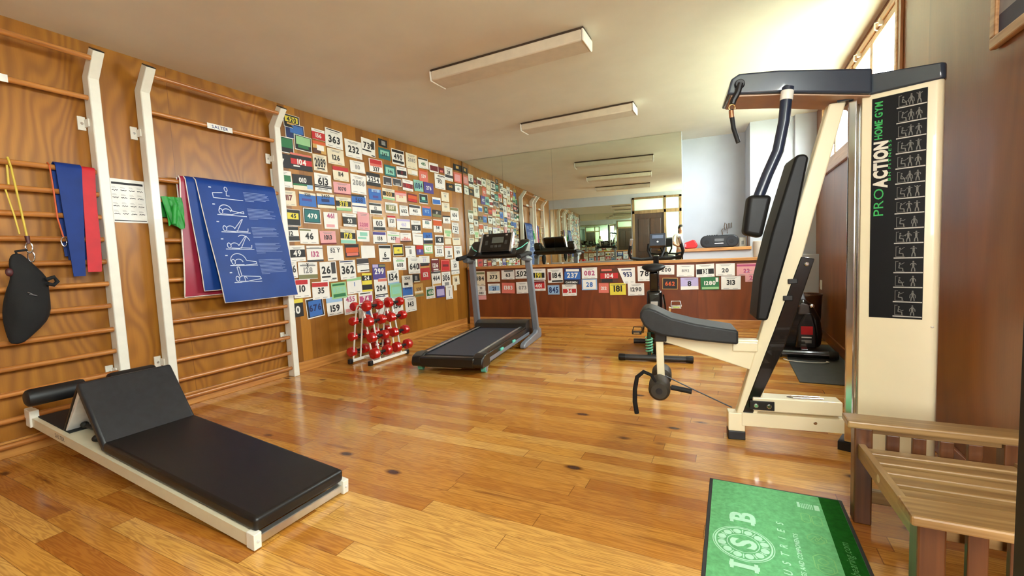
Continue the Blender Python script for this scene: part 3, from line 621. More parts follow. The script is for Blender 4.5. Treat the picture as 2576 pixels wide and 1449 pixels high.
b = MB(); b.box(0.035, 0.47, -0.208, 0.208, -0.001, 0.004); b.build('foot_plate', M_BLKR, r, smooth=0)
# folded-up knee pad: two boards meeting at a ridge
ridge = (xl(-3.21), 0.305); hing = (xl(-2.955), 0.012); foot = (xl(-3.44), 0.0)
dx, dz = ridge[0] - hing[0], ridge[1] - hing[1]; ll = sqrt(dx * dx + dz * dz)
b = MB(); b.T = Matrix.Translation((hing[0], 0, hing[1])) @ Matrix.Rotation(-atan2(dz, dx), 4, 'Y'); b.box(0.0, ll + 0.02, -0.222, 0.222, -0.03, 0.018); b.build('knee_pad', M_VINYLB, r, bevel=0.015, smooth=40, seg=4)
b = MB(); b.prism([(foot[0] - 0.012, foot[1]), (foot[0] + 0.004, foot[1]), (ridge[0] + 0.012, ridge[1] - 0.01), (ridge[0] - 0.006, ridge[1] + 0.02)], -0.205, 0.205, 'y'); part_label(b.build('prop_board', mat('white_board', (214, 212, 206), 0.5), r, bevel=0.002, smooth=0), 'white inner side of the prop')
b = MB(); b.prism([(foot[0] - 0.030, foot[1]), (foot[0] - 0.0125, foot[1]), (ridge[0] - 0.0065, ridge[1] + 0.02), (ridge[0] - 0.028, ridge[1] + 0.02)], -0.21, 0.21, 'y'); b.build('foot_pad', M_VINYL, r, bevel=0.004, smooth=0)
b = MB(); b.tube([(foot[0] + 0.06, -0.14, 0.028), (foot[0] + 0.16, -0.13, 0.022), (foot[0] + 0.24, -0.13, 0.01)], 0.011, 8); b.ell((foot[0] + 0.055, -0.142, 0.03), (0.02, 0.02, 0.018)); b.ell((foot[0] + 0.30, -0.17, 0.022), (0.018, 0.03, 0.022)); b.build('hinge_strap', M_BLK, r)
# foam foot rollers on a cross bar
cx, cz = xl(-3.60), 0.195
b = MB(); b.cyl((cx, -0.30, cz), (cx, 0.30, cz), 0.014); b.cyl((xl(-3.60), 0.0, 0.0), (cx, 0.0, cz), 0.016); part_label(b.build('roller_bar', M_CHROME, r), 'chrome bar between the foam rollers')
for y0, y1 in ((-0.315, -0.055), (0.055, 0.315)):
    b = MB(); b.lathe([(0, 0.034), (0.008, 0.046), (0.02, 0.05), (0.24, 0.05), (0.252, 0.046), (0.26, 0.034)], (cx, y0, cz), (0, 1, 0), 24); b.build('foam_roller', mat('black_foam', (18, 17, 17), 0.5, bump=0.06), r)
BIBS = """
P|3.048|2.677|3.238|2.543|W|3-97K3-97 14-56Y10-88 62-76A20-80|420|K|.36|.34|yellow and black
P|3.059|2.59|3.287|2.436|W|3-97N3-97 10-60B25-92 60-90T40-75||K|.5|.3|=blue race bib tucked under the yellow one at the top of the plywood wall
P|2.967|2.435|3.143|2.274|W|4-95K4-96 8-66G8-92||K|.5|.3|=dark green race bib right beside the tall white post
P|3.154|2.49|3.366|2.331|W|4-95K4-96 8-62g10-92 64-84G20-80||K|.3|.3|=light green race bib below the blue one, near the post top
P|3.376|2.606|3.548|2.491|W|28-98R0-100|156|W|.6|.36|red
P|3.378|2.473|3.548|2.344|A|0-25O0-100 60-100Q0-60 30-75W30-85||K|.5|.3|=orange and brown picture bib with white patch, under bib 156
P|3.56|2.656|3.804|2.447|W|4-9K8-85|363|K|.55|.36|white
P|3.572|2.436|3.807|2.263|C||126|K|.55|.32|cream
P|3.831|2.592|4.096|2.384|W||232|K|.52|.36|white
P|4.093|2.663|4.325|2.453|W|8-55D72-95 66-74K5-70 90-96K70-95|739|K|.4|.34|white
P|2.91|2.259|3.092|2.121|K||7|W|.55|.36|black
P|3.094|2.292|3.348|2.123|K|0-12S0-100 34-68R0-100 74-82W10-40|104|W|.5|.32|black and red
P|3.372|2.331|3.555|2.153|C|80-88K25-80|2089|K|.48|.5|cream
P|2.86|2.089|3.092|1.921|W|26-64G10-95|1|K|.46|.3|=white race bib with green middle, half behind the white post
P|3.101|2.076|3.34|1.917|K|60-85G0-100 72-100C0-100 62-90b70-100|010|W|.34|.3|black
P|3.368|2.126|3.593|1.928|W|64-70K0-100 72-80D0-100 84-87K20-75|613|K|.42|.38|white
P|3.625|2.242|3.855|2.083|C|0-28R0-100|114|K|.52|.3|cream and red
P|3.888|2.355|4.119|2.217|W||110|Z|.52|.36|white
P|3.624|2.064|3.876|1.927|P|90-100X0-100|1070|D|.52|.3|pink
P|3.884|2.191|4.13|1.962|W||2086|Z|.42|.26|white
P|2.965|1.892|3.122|1.738|C||117|X|.46|.34|cream
P|3.16|1.896|3.367|1.749|B|0-16C0-100 45-62U15-75|3215|D|.16|.2|blue
P|3.381|1.905|3.618|1.749|B|0-18C0-100 72-80K10-100 80-100C0-100 36-56N25-70|3400|D|.16|.22|deep blue
P|3.637|1.895|3.861|1.738|C|28-68K0-100 80-100g0-100|378|Y|.48|.34|cream and black
P|3.882|1.948|4.115|1.718|W|0-10K0-90 10-44B0-95 58-64N0-100|568|N|.27|.22|blue and white
P|2.991|1.705|3.16|1.534|W|3-97K3-97 22-60Y10-86|45|K|.4|.24|yellow and black
P|3.196|1.731|3.416|1.568|W|5-95K4-96 10-90T8-92|470|W|.5|.3|teal
P|3.454|1.705|3.647|1.519|W|72-90P15-75|461|M|.2|.28|white and pink
P|3.719|1.71|3.931|1.557|W|26-82K0-100|93|W|.56|.32|white and black
P|3.947|1.742|4.14|1.525|P||2208|M|.7|.2|rose pink
P|2.945|1.527|3.123|1.371|W|3-24K0-100 64-95K0-100|12|K|.46|.28|=white and black race bib numbered 12 beside the white post, under bib 45
P|3.135|1.511|3.366|1.348|W|5-16V0-60|46|K|.48|.4|white
P|3.387|1.493|3.604|1.343|P|88-100X0-100|1013|K|.46|.32|pink
P|3.672|1.525|3.899|1.354|C|24-66K0-100 76-98t0-100|178|Y|.46|.36|cream and black
P|3.916|1.517|4.124|1.382|W|60-78t8-75 15-50t25-85||T|.4|.3|=white race bib with pale green print, under the rose pink bib
P|2.988|1.331|3.179|1.162|W|26-74K0-100|49|W|.48|.34|white and black
P|3.204|1.329|3.411|1.155|W|88-100D0-100 14-20Z0-100|132|M|.52|.32|white
P|3.47|1.33|3.694|1.16|W|82-90Z5-35|52 Y|D|.32|.26|white
P|3.723|1.35|3.942|1.191|Q|6-94K4-96 26-64O6-94 66-88S10-90||K|.4|.3|=orange race bib with black frame, beside bib 52 Y
P|3.972|1.331|4.201|1.178|W|||Z|.4|.3|=plain white race bib with folded corner, beside the orange one
P|2.913|1.169|3.068|.993|W||26|D|.46|.4|=white race bib ending in 6, half hidden by the blue mat
P|3.079|1.153|3.317|.972|W|74-98V0-100 16-24Z10-90|128|Z|.48|.32|white and olive
P|3.356|1.149|3.582|.921|W|4-60D68-94 70-78K8-60 82-88D68-94|26|K|.4|.34|white
P|3.628|1.158|3.868|.934|W|4-9N5-85|362|K|.5|.4|white
P|3.891|1.175|4.085|1.005|W|3-38D0-100 44-48K0-100 84-92K25-100||K|.6|.3|=white race bib with charcoal top, beside bib 362
P|3.014|.974|3.211|.779|W|4-28R10-85|10|K|.5|.34|white and red
P|3.232|.93|3.457|.739|W|4-28R0-92|35|K|.5|.32|white and red
P|3.484|.907|3.701|.72|g|8-20G8-90 30-64t10-90 70-90G10-90|304|g|.5|.3|pale green
P|3.72|.949|3.948|.754|W|0-20g0-100|1|B|.42|.24|white
P|3.955|.989|4.117|.76|Y|12-40K0-100 62-90K0-100|24|W|.26|.22|yellow and black
P|2.921|.771|3.108|.584|K|0-22Y0-100|30|W|.6|.4|black
P|3.143|.766|3.366|.547|W|5-95K4-96 14-92B14-88|676|N|.5|.3|bright blue
P|3.402|.749|3.631|.536|W|0-30b0-100|159|K|.62|.34|white
P|3.647|.741|3.847|.516|W|70-88P10-60|455|M|.2|.26|white and mauve
P|3.885|.764|4.116|.615|W|12-20K10-85 36-90M5-95|74|W|.6|.4|white and magenta
P|4.14|1.093|4.374|.897|U|0-24N0-100 2-22u2-44 4-18V50-98|299|W|.46|.36|purple
P|4.404|1.002|4.625|.812|W|86-98b0-100|134|K|.46|.46|white
P|4.153|.907|4.386|.661|W|82-88K5-100 92-97N5-100 2-16S30-100|204|K|.5|.28|white
P|4.431|.824|4.66|.633|t|10-92g10-92 25-75t18-86||W|.4|.3|=pale mint green race bib below bib 134
P|4.676|.917|4.9|.75|W|60-82K18-58|3048|D|.24|.22|white
P|4.908|.923|5.064|.807|K|20-75Z35-70 85-100C20-100||W|.5|.3|=small black race bib beside bib 152
P|5.1|1.064|5.315|.824|R|0-12K5-95 14-24A0-100|152|W|.66|.26|red
P|5.353|1.139|5.565|.933|X|5-12W10-85 78-88W25-85|1216|W|.52|.3|maroon
P|5.599|1.114|5.842|.927|R|5-95S3-97 12-92R10-92 40-60X20-85||X|.5|.3|=bright red race bib between bibs 1216 and 32
P|5.876|1.113|6.106|.868|W|72-78Z0-100|32|K|.42|.24|white
P|5.343|.945|5.578|.712|W|3-14D0-100 84-96A10-100|464|K|.46|.3|white
P|5.611|.919|5.852|.681|W|70-98Z30-80|306|K|.4|.36|white
P|5.904|.866|6.101|.69|C|2-16A0-100|16|K|.5|.36|cream
P|5.929|.713|6.012|.601|C|||K|.5|.3|=narrow cream paper strip hanging below bib 16
P|5.194|.717|5.413|.538|W|22-75G8-82|450|W|.48|.3|white and green
P|5.444|.708|5.666|.53|U|28-85u8-92||U|.5|.3|=violet race bib between two white ones at the lower edge
P|5.695|.7|5.877|.477|W||1|Z|.55|.4|narrow white
P|4.686|.77|4.907|.591|W|0-74B0-95 84-90N5-100|8048|N|.16|.22|sky blue
P|4.929|.783|5.135|.59|A|78-98V5-100 55-70C5-95|530|Q|.42|.24|tan
P|4.717|.606|4.958|.401|W||143|K|.48|.32|white
P|4.442|.655|4.667|.404|W||130|K|.5|.32|white
P|4.156|.685|4.396|.421|W|78-84B10-25||K|.6|.3|=white race bib seen through the top of the dumbbell rack
P|3.86|.623|4.079|.43|W|30-90B55-96||K|.5|.3|=white and blue race bib behind the top row of dumbbells
P|4.396|2.716|4.557|2.619|K|20-75Z35-80||W|.5|.3|=small black picture bib just under the ceiling
P|4.387|2.602|4.605|2.461|T|20-60t15-90|347|K|.56|.3|teal
P|4.627|2.638|4.884|2.433|W|5-22K5-95 72-88K5-95|490|K|.48|.34|white and black
P|4.918|2.635|5.162|2.426|C||2085|Z|.42|.24|cream
P|5.187|2.62|5.415|2.47|W|3-16K0-95|485|G|.55|.28|white and black
P|5.433|2.59|5.671|2.451|W|28-84X10-95||R|.56|.3|=white race bib with deep red panel, high near the corner
P|5.682|2.556|5.837|2.475|X|50-90S25-75||W|.5|.3|=small dark red race bib beside bib 28
P|5.84|2.599|6.068|2.378|W|58-78D5-100|28|K|.4|.24|white
P|6.096|2.678|6.349|2.576|K|22-66A30-62||A|.5|.3|=black and gold race bib in the upper far corner
P|4.203|2.432|4.439|2.269|W|4-36R6-96 36-56S6-96|337|K|.76|.32|white and red
P|4.473|2.396|4.688|2.254|T|20-85t10-85|346|K|.56|.28|teal
P|4.704|2.414|4.915|2.271|W|34-78K5-95|81|X|.56|.3|white and black
P|4.939|2.417|5.167|2.337|C|20-80W40-95 86-92T5-95||K|.5|.3|=small cream race bib below bib 2085
P|5.189|2.454|5.398|2.279|S|0-16O5-95|529|W|.55|.26|salmon orange
P|5.566|2.444|5.836|2.218|W|8-14D30-98 30-35D15-60|953|K|.5|.22|white
P|6.087|2.546|6.33|2.381|S|20-85P15-80||S|.5|.3|=pink race bib below the black and gold one
P|5.864|2.337|6.098|2.226|K||440|A|.42|.36|black
P|6.109|2.362|6.303|2.22|W|18-26G0-100|63|K|.6|.28|narrow white
P|4.148|2.252|4.384|2.088|K|28-72W0-100|2254|K|.5|.36|black and white
P|4.44|2.242|4.601|2.127|W|8-92D4-96 65-92Z30-80||K|.5|.3|=grey mountain picture bib beside bib 2254
P|4.62|2.242|4.793|2.143|W|8-92D4-96 62-92Z30-80||K|.5|.3|=grey mountain picture bib under bib 81
P|4.814|2.254|5.036|2.103|W|34-76X2-98|921|R|.55|.3|white and maroon
P|5.054|2.281|5.268|2.122|t||1084|N|.5|.5|pale teal
P|5.282|2.276|5.516|2.117|U||276|W|.5|.32|dark violet
P|4.168|2.051|4.385|1.913|B|0-28b25-90 60-80U30-75|3221|U|.2|.18|periwinkle blue
P|4.409|2.084|4.644|1.94|C|28-68K2-98 82-98g0-100|300|A|.48|.36|cream and black
P|4.651|2.082|4.884|1.931|P|0-18O0-98 40-98C5-95|370|S|.5|.22|pink
P|4.907|2.069|5.114|1.951|X|20-62O5-95 64-92R5-95||O|.5|.3|=dark orange race bib between pink and dark teal ones
P|5.159|2.092|5.363|1.951|W|4-92K3-97 30-60t28-70 64-80T8-92||W|.5|.3|=dark teal race bib beside the dark orange one
P|5.471|2.074|5.686|1.965|W|30-92B5-95||N|.5|.3|=small blue and white race bib below bib 276
P|5.719|2.181|5.926|2.035|C||911|Z|.42|.24|narrow cream
P|5.718|2.015|5.93|1.874|C||858|Z|.42|.22|narrow cream
P|4.158|1.873|4.376|1.731|W|3-22K0-95 64-92K10-100|12|K|.45|.26|white and black
P|4.443|1.903|4.682|1.766|W|22-80V6-85|587|C|.46|.34|white and olive
P|4.718|1.886|4.897|1.744|W||602|K|.52|.34|white
P|4.918|1.914|5.181|1.766|W|5-28D0-92|465|K|.55|.3|white and charcoal
P|5.224|1.918|5.434|1.777|B|0-18S0-90|972|b|.52|.3|azure blue
P|5.462|1.881|5.689|1.775|K|60-98V0-100|17|W|.4|.32|black and olive
P|5.944|1.956|6.179|1.745|W|2-22V0-95|656|D|.55|.28|white
P|4.203|1.701|4.421|1.528|W|0-18A0-90 76-98K2-98|013|K|.48|.36|white and black
P|4.47|1.733|4.626|1.577|W|2-18R0-100|521|K|.44|.3|white and red
P|4.646|1.699|4.919|1.549|W|82-96D20-100 2-20u0-100|463|u|.5|.3|white and lavender
P|4.951|1.695|5.166|1.512|W|34-80K2-98|75|W|.58|.26|white and black
P|5.206|1.731|5.433|1.59|W|2-14X0-95|856|T|.38|.3|white and maroon
P|5.468|1.734|5.687|1.539|W|6-48O0-100|541|K|.62|.24|white and orange
P|5.72|1.809|5.924|1.688|W|0-16K0-100|085|D|.52|.32|narrow white
P|5.957|1.712|6.159|1.534|W||722|K|.5|.32|narrow white
P|5.727|1.603|5.941|1.465|C|18-55g10-90 60-85g30-75||g|.4|.3|=pale green and cream race bib beside bib 722
P|4.192|1.509|4.433|1.357|W|2-26U0-95 88-98D10-100|158|K|.56|.3|white and purple
P|4.446|1.523|4.692|1.368|W|30-38g5-95 50-98P62-100|607|D|.6|.28|white and green
P|4.703|1.509|4.929|1.381|W|60-82P10-90 84-100Q0-100|714|S|.6|.32|white and brown
P|4.959|1.506|5.196|1.345|W|18-24Z20-95||g|.5|.3|=white race bib with green tint below bib 75
P|5.206|1.528|5.422|1.367|B|52-70W0-100 72-98K4-100|567|N|.34|.26|blue
P|5.485|1.495|5.711|1.345|W|16-78K4-98|43|W|.46|.34|white and black
P|5.754|1.452|5.92|1.355|C|||Z|.5|.3|=small cream race bib beside bib 43
P|5.961|1.469|6.192|1.347|C|15-30Z15-85||Z|.5|.3|=cream race bib above bib 99
P|4.276|1.34|4.494|1.121|W|4-20K2-98 76-86D25-85|6|K|.56|.28|white and black
P|4.539|1.35|4.747|1.192|C|5-95K3-97 24-80Y8-90|41|V|.5|.22|yellow and black
P|4.786|1.33|5.004|1.167|W|6-14D0-60|11|K|.5|.38|white
P|5.024|1.335|5.183|1.202|U|0-42R0-100|81|u|.58|.3|red and violet
P|5.207|1.352|5.423|1.215|g|16-84W6-94|437|g|.5|.4|pale green
P|5.47|1.336|5.704|1.164|W||332|D|.5|.34|white
P|5.732|1.33|5.948|1.126|W|4-16S0-90 76-84K28-85|13|K|.52|.28|white
P|5.986|1.331|6.218|1.12|W||99|D|.5|.28|white
P|4.53|1.173|4.788|.999|W|22-34g20-85|608|D|.6|.3|white and green
P|4.828|1.167|5.086|.934|W|38-72X82-96|640|K|.56|.36|white
P|5.084|1.18|5.327|1.055|W|82-100D5-100|77|u|.5|.36|white
H|-3.336|.892|-3.134|.649|C|8-22V5-95|484|D|.5|.28|cream
H|-3.306|.644|-3.137|.565|W||71|D|.5|.5|small white
H|-3.303|.561|-3.13|.487|W||083|D|.5|.5|small white
H|-3.297|.482|-3.127|.412|P|||S|.5|.5|=small pale pink paper slip at the bottom of the strip
H|-3.092|.881|-2.861|.708|C||373|K|.52|.36|cream yellow
H|-2.832|.895|-2.601|.745|W|3-14K20-90|63|D|.52|.38|white
H|-2.583|.901|-2.369|.753|W|72-78K0-50|502|K|.45|.5|white
H|-2.312|.903|-2.07|.725|W|36-82K4-92|191|Y|.58|.42|white and black
H|-2.034|.897|-1.788|.677|W|24-84X4-22 84-96K26-98|184|K|.48|.36|white and maroon
H|-3.087|.677|-2.864|.515|W|22-72b6-94|21|N|.5|.36|white and blue
H|-2.833|.688|-2.605|.514|S||1383|W|.46|.34|salmon
H|-2.578|.696|-2.36|.51|W||073|Z|.5|.3|white
H|-2.311|.712|-2.079|.549|W|6-22X6-94 22-78R6-94|401|W|.5|.34|white and red
H|-2.041|.637|-1.851|.488|b|5-95Z3-97 8-92b5-95|845|N|.5|.6|slate blue
H|-1.766|.896|-1.504|.644|N|22-68B2-98 6-20W10-90 74-100K0-88|237|W|.44|.3|blue
H|-1.804|.647|-1.576|.467|W|40-76R4-96|34|W|.58|.3|white and red
H|-1.485|.898|-1.251|.729|W||082|M|.5|.4|white
H|-1.492|.721|-1.257|.554|b|8-92W8-92|28|B|.5|.4|pale blue
H|-1.204|.874|-0.942|.663|Q|32-72R0-100 74-98K8-70 4-18S6-66|104|W|.52|.3|red and brown
H|-1.234|.657|-1.082|.505|S||212|W|.52|.3|salmon pink
H|-0.946|.877|-0.693|.643|W|10-16N18-78|953|N|.42|.28|white
H|-1.066|.652|-0.83|.473|Y|12-18V5-95|181|K|.46|.48|yellow
H|-0.801|.644|-0.569|.465|W||1290|D|.5|.32|white
H|-0.657|.895|-0.467|.673|W||78|K|.5|.34|white
H|-0.372|.897|-0.151|.763|W||200|D|.48|.4|white
H|-0.315|.713|-0.109|.549|A|5-95K3-97|662|O|.5|.34|black
H|-0.118|.895|.111|.727|W||8192|Z|.5|.22|white
H|.134|.897|.368|.716|W|38-78K3-97|131|W|.58|.32|white and black
H|.384|.895|.621|.726|W||20|D|.55|.32|white
H|.644|.887|.882|.724|P|8-24M0-100|22|M|.6|.3|pink
H|.745|.81|.975|.639|P|16-34u5-50|220|M|.68|.32|pink
H|-0.07|.714|.162|.542|u|72-100W0-100|8|K|.5|.4|lavender
H|.192|.713|.425|.538|G|78-96g6-98 6-40W82-96|1280|W|.46|.3|green
H|.451|.718|.691|.537|W||313|K|.46|.34|white
"""
# ================================================================== RACE BIBS
BC = dict(W=(232, 228, 220), C=(226, 214, 186), K=(30, 28, 28), D=(62, 60, 62), R=(190, 38, 40), S=(214, 112, 96), P=(222, 158, 158), M=(176, 76, 116), Y=(224, 206, 66), G=(40, 112, 66), g=(150, 196, 140),
          T=(26, 104, 104), t=(140, 198, 176), B=(52, 104, 178), N=(28, 42, 92), b=(150, 184, 218), U=(78, 66, 136), u=(184, 172, 214), O=(206, 88, 40), A=(200, 156, 84), V=(122, 122, 82), Z=(140, 138, 136), X=(112, 30, 38), Q=(84, 48, 32))
BN = dict(W='white', C='cream', K='black', D='charcoal', R='red', S='salmon', P='pink', M='magenta', Y='yellow', G='green', g='pale_green', T='teal', t='mint', B='blue', N='navy', b='pale_blue', U='violet', u='lavender', O='orange', A='tan', V='olive', Z='grey', X='maroon', Q='brown')
def bibm(k): return mat('bib_paper_' + BN[k], BC[k], 0.55, var=0.025, vscale=9.0)
import re
def spans(s):
    for a in re.findall(r'(\d+)-(\d+)([A-Za-z])(?:(\d+)-(\d+))?', s):
        yield int(a[0]) / 100, int(a[1]) / 100, a[2], int(a[3] or 0) / 100, int(a[4] or 100) / 100
brng = random.Random(11)
for k, line in enumerate(BIBS.strip().split('\n')):
    wall, a0, z1, a1, z0, base, bands, num, nc, nv, nh, desc = line.split('|')
    a0, a1, z0, z1, nv, nh = map(float, (a0, a1, z0, z1, nv, nh)); w, h = a1 - a0, z1 - z0
    half = wall == 'H'
    if desc[0] == '=': lab = desc[1:]
    elif 'numbered' in desc: lab = desc
    else: lab = f"{desc} race bib numbered {num} " + ('on the half wall below the mirror' if half else 'on the plywood wall')
    tilt = brng.uniform(-0.03, 0.03) if num != '676' else 0.07
    off = 0.0016 + (k % 6) * 0.0013
    curl = brng.uniform(0.002, 0.010); cu = brng.choice((0.0, 1.0, 0.5)); taper = 0.45 if num == '953' and half else 0.0; rc = brng.uniform(0.0, 0.02)
    if half:
        ac = (a0 + a1) / 2; org = FD * ac + FN * (YF * cos(AF) - 0.07); ux_, nx_ = FD, -FN
    else:
        org = Vector((XL, (a0 + a1) / 2, 0)); ux_, nx_ = Vector((0, 1, 0)), Vector((1, 0, 0))
    org = org + Vector((0, 0, z0))
    rel = Matrix(((ux_.x, 0, nx_.x, 0), (ux_.y, 0, nx_.y, 0), (0, 1, 0, 0), (0, 0, 0, 1)))
    def bp(u, v, e=0.0):                                   # u across, v from the top edge
        x = (u - 0.5) * w; z = (1 - v) * h
        if taper: x += taper * w * v * (1 - u) * 0.8
        lift = curl * (v ** 2) * (abs(u - cu) ** 1.5) + rc * 0.3 * max(0, 0.3 - v) * abs(u - (1 - cu))
        x, zz = x * cos(tilt) - (z - h / 2) * sin(tilt), h / 2 + x * sin(tilt) + (z - h / 2) * cos(tilt)
        return rel @ Vector((x, zz, off + lift + e))
    b = MB(); keys = [base]; b.m = 0
    b.slab(lambda u, v: bp(u, v), tuple(nx_), 0.0005, 6, 6)
    def col(c):
        if c not in keys: keys.append(c)
        return keys.index(c)
    for i, (v0, v1, c, u0, u1) in enumerate(spans(bands)):
        b.m = col(c); e = 0.0009 + 0.00025 * i
        b.sheet(lambda u, v: bp(u0 + (u1 - u0) * u, v0 + (v1 - v0) * v, e), max(2, int(6 * (u1 - u0))), max(1, int(6 * (v1 - v0))))
    if num:
        b.m = col(nc)
        Hh = nh * h
        cu_ = 0.36 if num in ('26', '739') and '94' in bands else 0.6 if num == '184' else 0.62 if num == '26' else 0.5
        def fn(q): return bp(cu_ + q.x / w, nv - q.y / h, 0.0022)
        add_text(b, num, None, Hh, bold=0.035, width=w * (0.80 if cu_ == 0.5 else 0.56), gap=0.08, fn=fn)
        if h > 0.1 and base in 'WCPgtub':                  # fine print above and below the number
            b.m = col('Z')
            for v, ua, ub in ((0.10, 0.2, 0.8), (0.165, 0.28, 0.72), (0.90, 0.12, 0.40), (0.90, 0.60, 0.86)):
                if any(v0 - 0.02 < v < v1 + 0.02 for v0, v1, *_ in spans(bands)) or abs(v - nv) < nh * 0.6: continue
                b.sheet(lambda u, q: bp(ua + (ub - ua) * u, v + 0.028 * q, 0.0011), 4, 1)
    if num == '128':
        b.m = col('K')
        for s in (-1, 1): b.sheet(lambda u, v: bp(0.48 + s * (u - 0.5) * 0.09 + (v - 0.5) * 0.02, 0.06 + 0.26 * u, 0.0026), 2, 1)
        b.m = col('K'); b.add([bp(0.43, 0.06, 0.0026), bp(0.46, 0.06, 0.0026), bp(0.54, 0.32, 0.0026), bp(0.51, 0.32, 0.0026), bp(0.54, 0.06, 0.0026), bp(0.51, 0.06, 0.0026), bp(0.43, 0.32, 0.0026), bp(0.46, 0.32, 0.0026)], [(0, 1, 2, 3), (4, 5, 6, 7)])
    if num == '237':
        b.m = col('W'); add_text(b, 'GARMIN', None, h * 0.13, bold=0.02, width=w * 0.7, fn=lambda q: bp(0.44 + q.x / w, 0.87 - q.y / h, 0.0026))
    if num in ('6', '13', '722'):
        b.m = col('D'); b.add([bp(0.28, 0.78, 0.0024), bp(0.78, 0.78, 0.0024), bp(0.53, 0.88, 0.0024)], [(0, 1, 2)])
    o = b.build('race_bib', [bibm(c) for c in keys], smooth=0)
    o.location = org; tag(o, lab, 'race bib', 'race bibs on the half wall' if half else 'race bibs on the plywood wall')
# ================================================================== DUMBBELL RACK
RY = 3.755
r = thing('dumbbell_rack', 'white A-frame dumbbell rack standing by the plywood wall', 'dumbbell rack', (-3.655, RY, 0))
FX, TX, TZ_ = 0.150, 0.045, 0.655
b = MB()
for s in (-1, 1): b.beam((s * FX, -0.285, 0.030), (s * FX, 0.285, 0.030), 0.03, 0.03)
for y in (-0.10, 0.14): b.beam((-FX, y, 0.03), (FX, y, 0.03), 0.022, 0.022)
b.build('base_frame', M_WMET, r, bevel=0.003, smooth=0)
for s in (-1, 1):
    for y in (-0.285, 0.285):
        b = MB(); b.cbox((s * FX, y * 1.045, 0.027), (0.042, 0.045, 0.052)); part_label(b.build('foot_cap', M_BLK, r, bevel=0.006), 'black plastic foot cap')
for y in (-0.255, -0.150, 0.105, 0.200):
    pts = [(FX, y, 0.03), (FX - 0.02, y, 0.15), (TX + 0.03, y, 0.50), (TX, y, TZ_ - 0.03), (TX - 0.02, y, TZ_ - 0.005), (0, y, TZ_), (-TX + 0.02, y, TZ_ - 0.005), (-TX, y, TZ_ - 0.03), (-TX - 0.03, y, 0.50), (-FX + 0.02, y, 0.15), (-FX, y, 0.03)]
    b = MB(); b.tube(pts, 0.0095, 8); b.build('upright', M_WMET, r)
rows = [(0.635, 0.054, 0.0), (0.470, 0.056, 0.0), (0.295, 0.056, 0.0), (0.120, 0.062, 0.0)]
hooks = [(y, z, s) for y in (-0.150, 0.200) for z, _, _ in rows for s in (-1, 1)]
def post_x(z): 
    k = (z - 0.03) / (TZ_ - 0.06); return FX + (TX + 0.008 - FX) * min(1, max(0, k))
for y, z, s in hooks:
    x = post_x(z) * s; b = MB(); b.tube([(x, y, z - 0.012), (x + s * 0.028, y, z - 0.026), (x + s * 0.05, y, z - 0.018), (x + s * 0.058, y, z + 0.008)], 0.0055, 8); part_label(b.build('hook', M_BLK, r), 'black cradle hook')
M_RED = mat('red_vinyl_weight', (186, 22, 18), 0.22, coat=0.4, var=0.04, vscale=6); M_GRIP = mat('black_grip', (14, 14, 15), 0.5)
def dumbbell(loc, rad, hl, label):
    d = thing('dumbbell', label, 'dumbbell', loc, group='red dumbbells on the white rack')
    b = MB(); b.lathe([(-0.075, 0.013), (-0.03, 0.016), (0.03, 0.016), (0.075, 0.013)], (0, 0, 0), (0, 1, 0), 14); part_label(b.build('grip', M_GRIP, d), 'black grip')
    for s in (-1, 1):
        b = MB(); b.lathe([(0.058, rad * 0.72), (0.066, rad * 0.97), (0.075, rad), (0.058 + hl * 0.8, rad), (0.058 + hl * 0.95, rad * 0.9), (0.058 + hl, rad * 0.62), (0.058 + hl - 0.003, rad * 0.3)], (0, 0, 0), (0, s, 0), 8)
        b.build('weight', M_RED, d, bevel=0.003, smooth=50)
    return d
rown = ['top row', 'second row', 'third row', 'bottom row']
for i, (z, rad, _) in enumerate(rows):
    for s, side in ((1, 'room side'), (-1, 'wall side')):
        for y, end in ((-0.150, 'end nearest the wall bars'), (0.200, 'end nearest the treadmill')):
            x = (post_x(z) + 0.036) * s; rr = rad * (1.0 if s > 0 else 0.92)
            dumbbell((-3.655 + x, RY + y, z + 0.005), rr, 0.078 if i else 0.07, f'red dumbbell on {side} of the rack, {rown[i]}, {end}')
# ================================================================== TREADMILL
M_TBLK = mat('treadmill_black', (16, 15, 15), 0.35, coat=0.25, var=0.05); M_TGREY = mat('treadmill_silver', (138, 144, 154), 0.38, 0.35, var=0.03); M_BELT = mat('running_belt', (46, 52, 66), 0.55, bump=0.05, bscale=300)
M_TRIM = mat('silver_trim', (206, 208, 210), 0.25, 0.8, var=0.02); M_TEAL = mat('aqua_accent', (110, 206, 186), 0.4); M_LCD = mat('lcd_screen', (92, 96, 88), 0.25)
r = thing('treadmill', 'black and silver treadmill facing the mirror, beside the red dumbbells', 'treadmill', (-2.50, 3.50, 0), radians(8.6))
b = MB()                                                   # deck frame, slightly raised at the motor end
b.prism([(0.0, 0.075), (0.03, 0.055), (1.62, 0.075), (1.62, 0.185), (0.03, 0.165), (0.0, 0.14)], -0.355, 0.355, 'x'); b.build('deck', M_TBLK, r, bevel=0.008, smooth=30)
b = MB(); b.prism([(0.03, 0.166), (1.56, 0.186), (1.56, 0.190), (0.03, 0.170)], -0.27, 0.27, 'x'); b.build('running_belt', M_BELT, r, smooth=0)
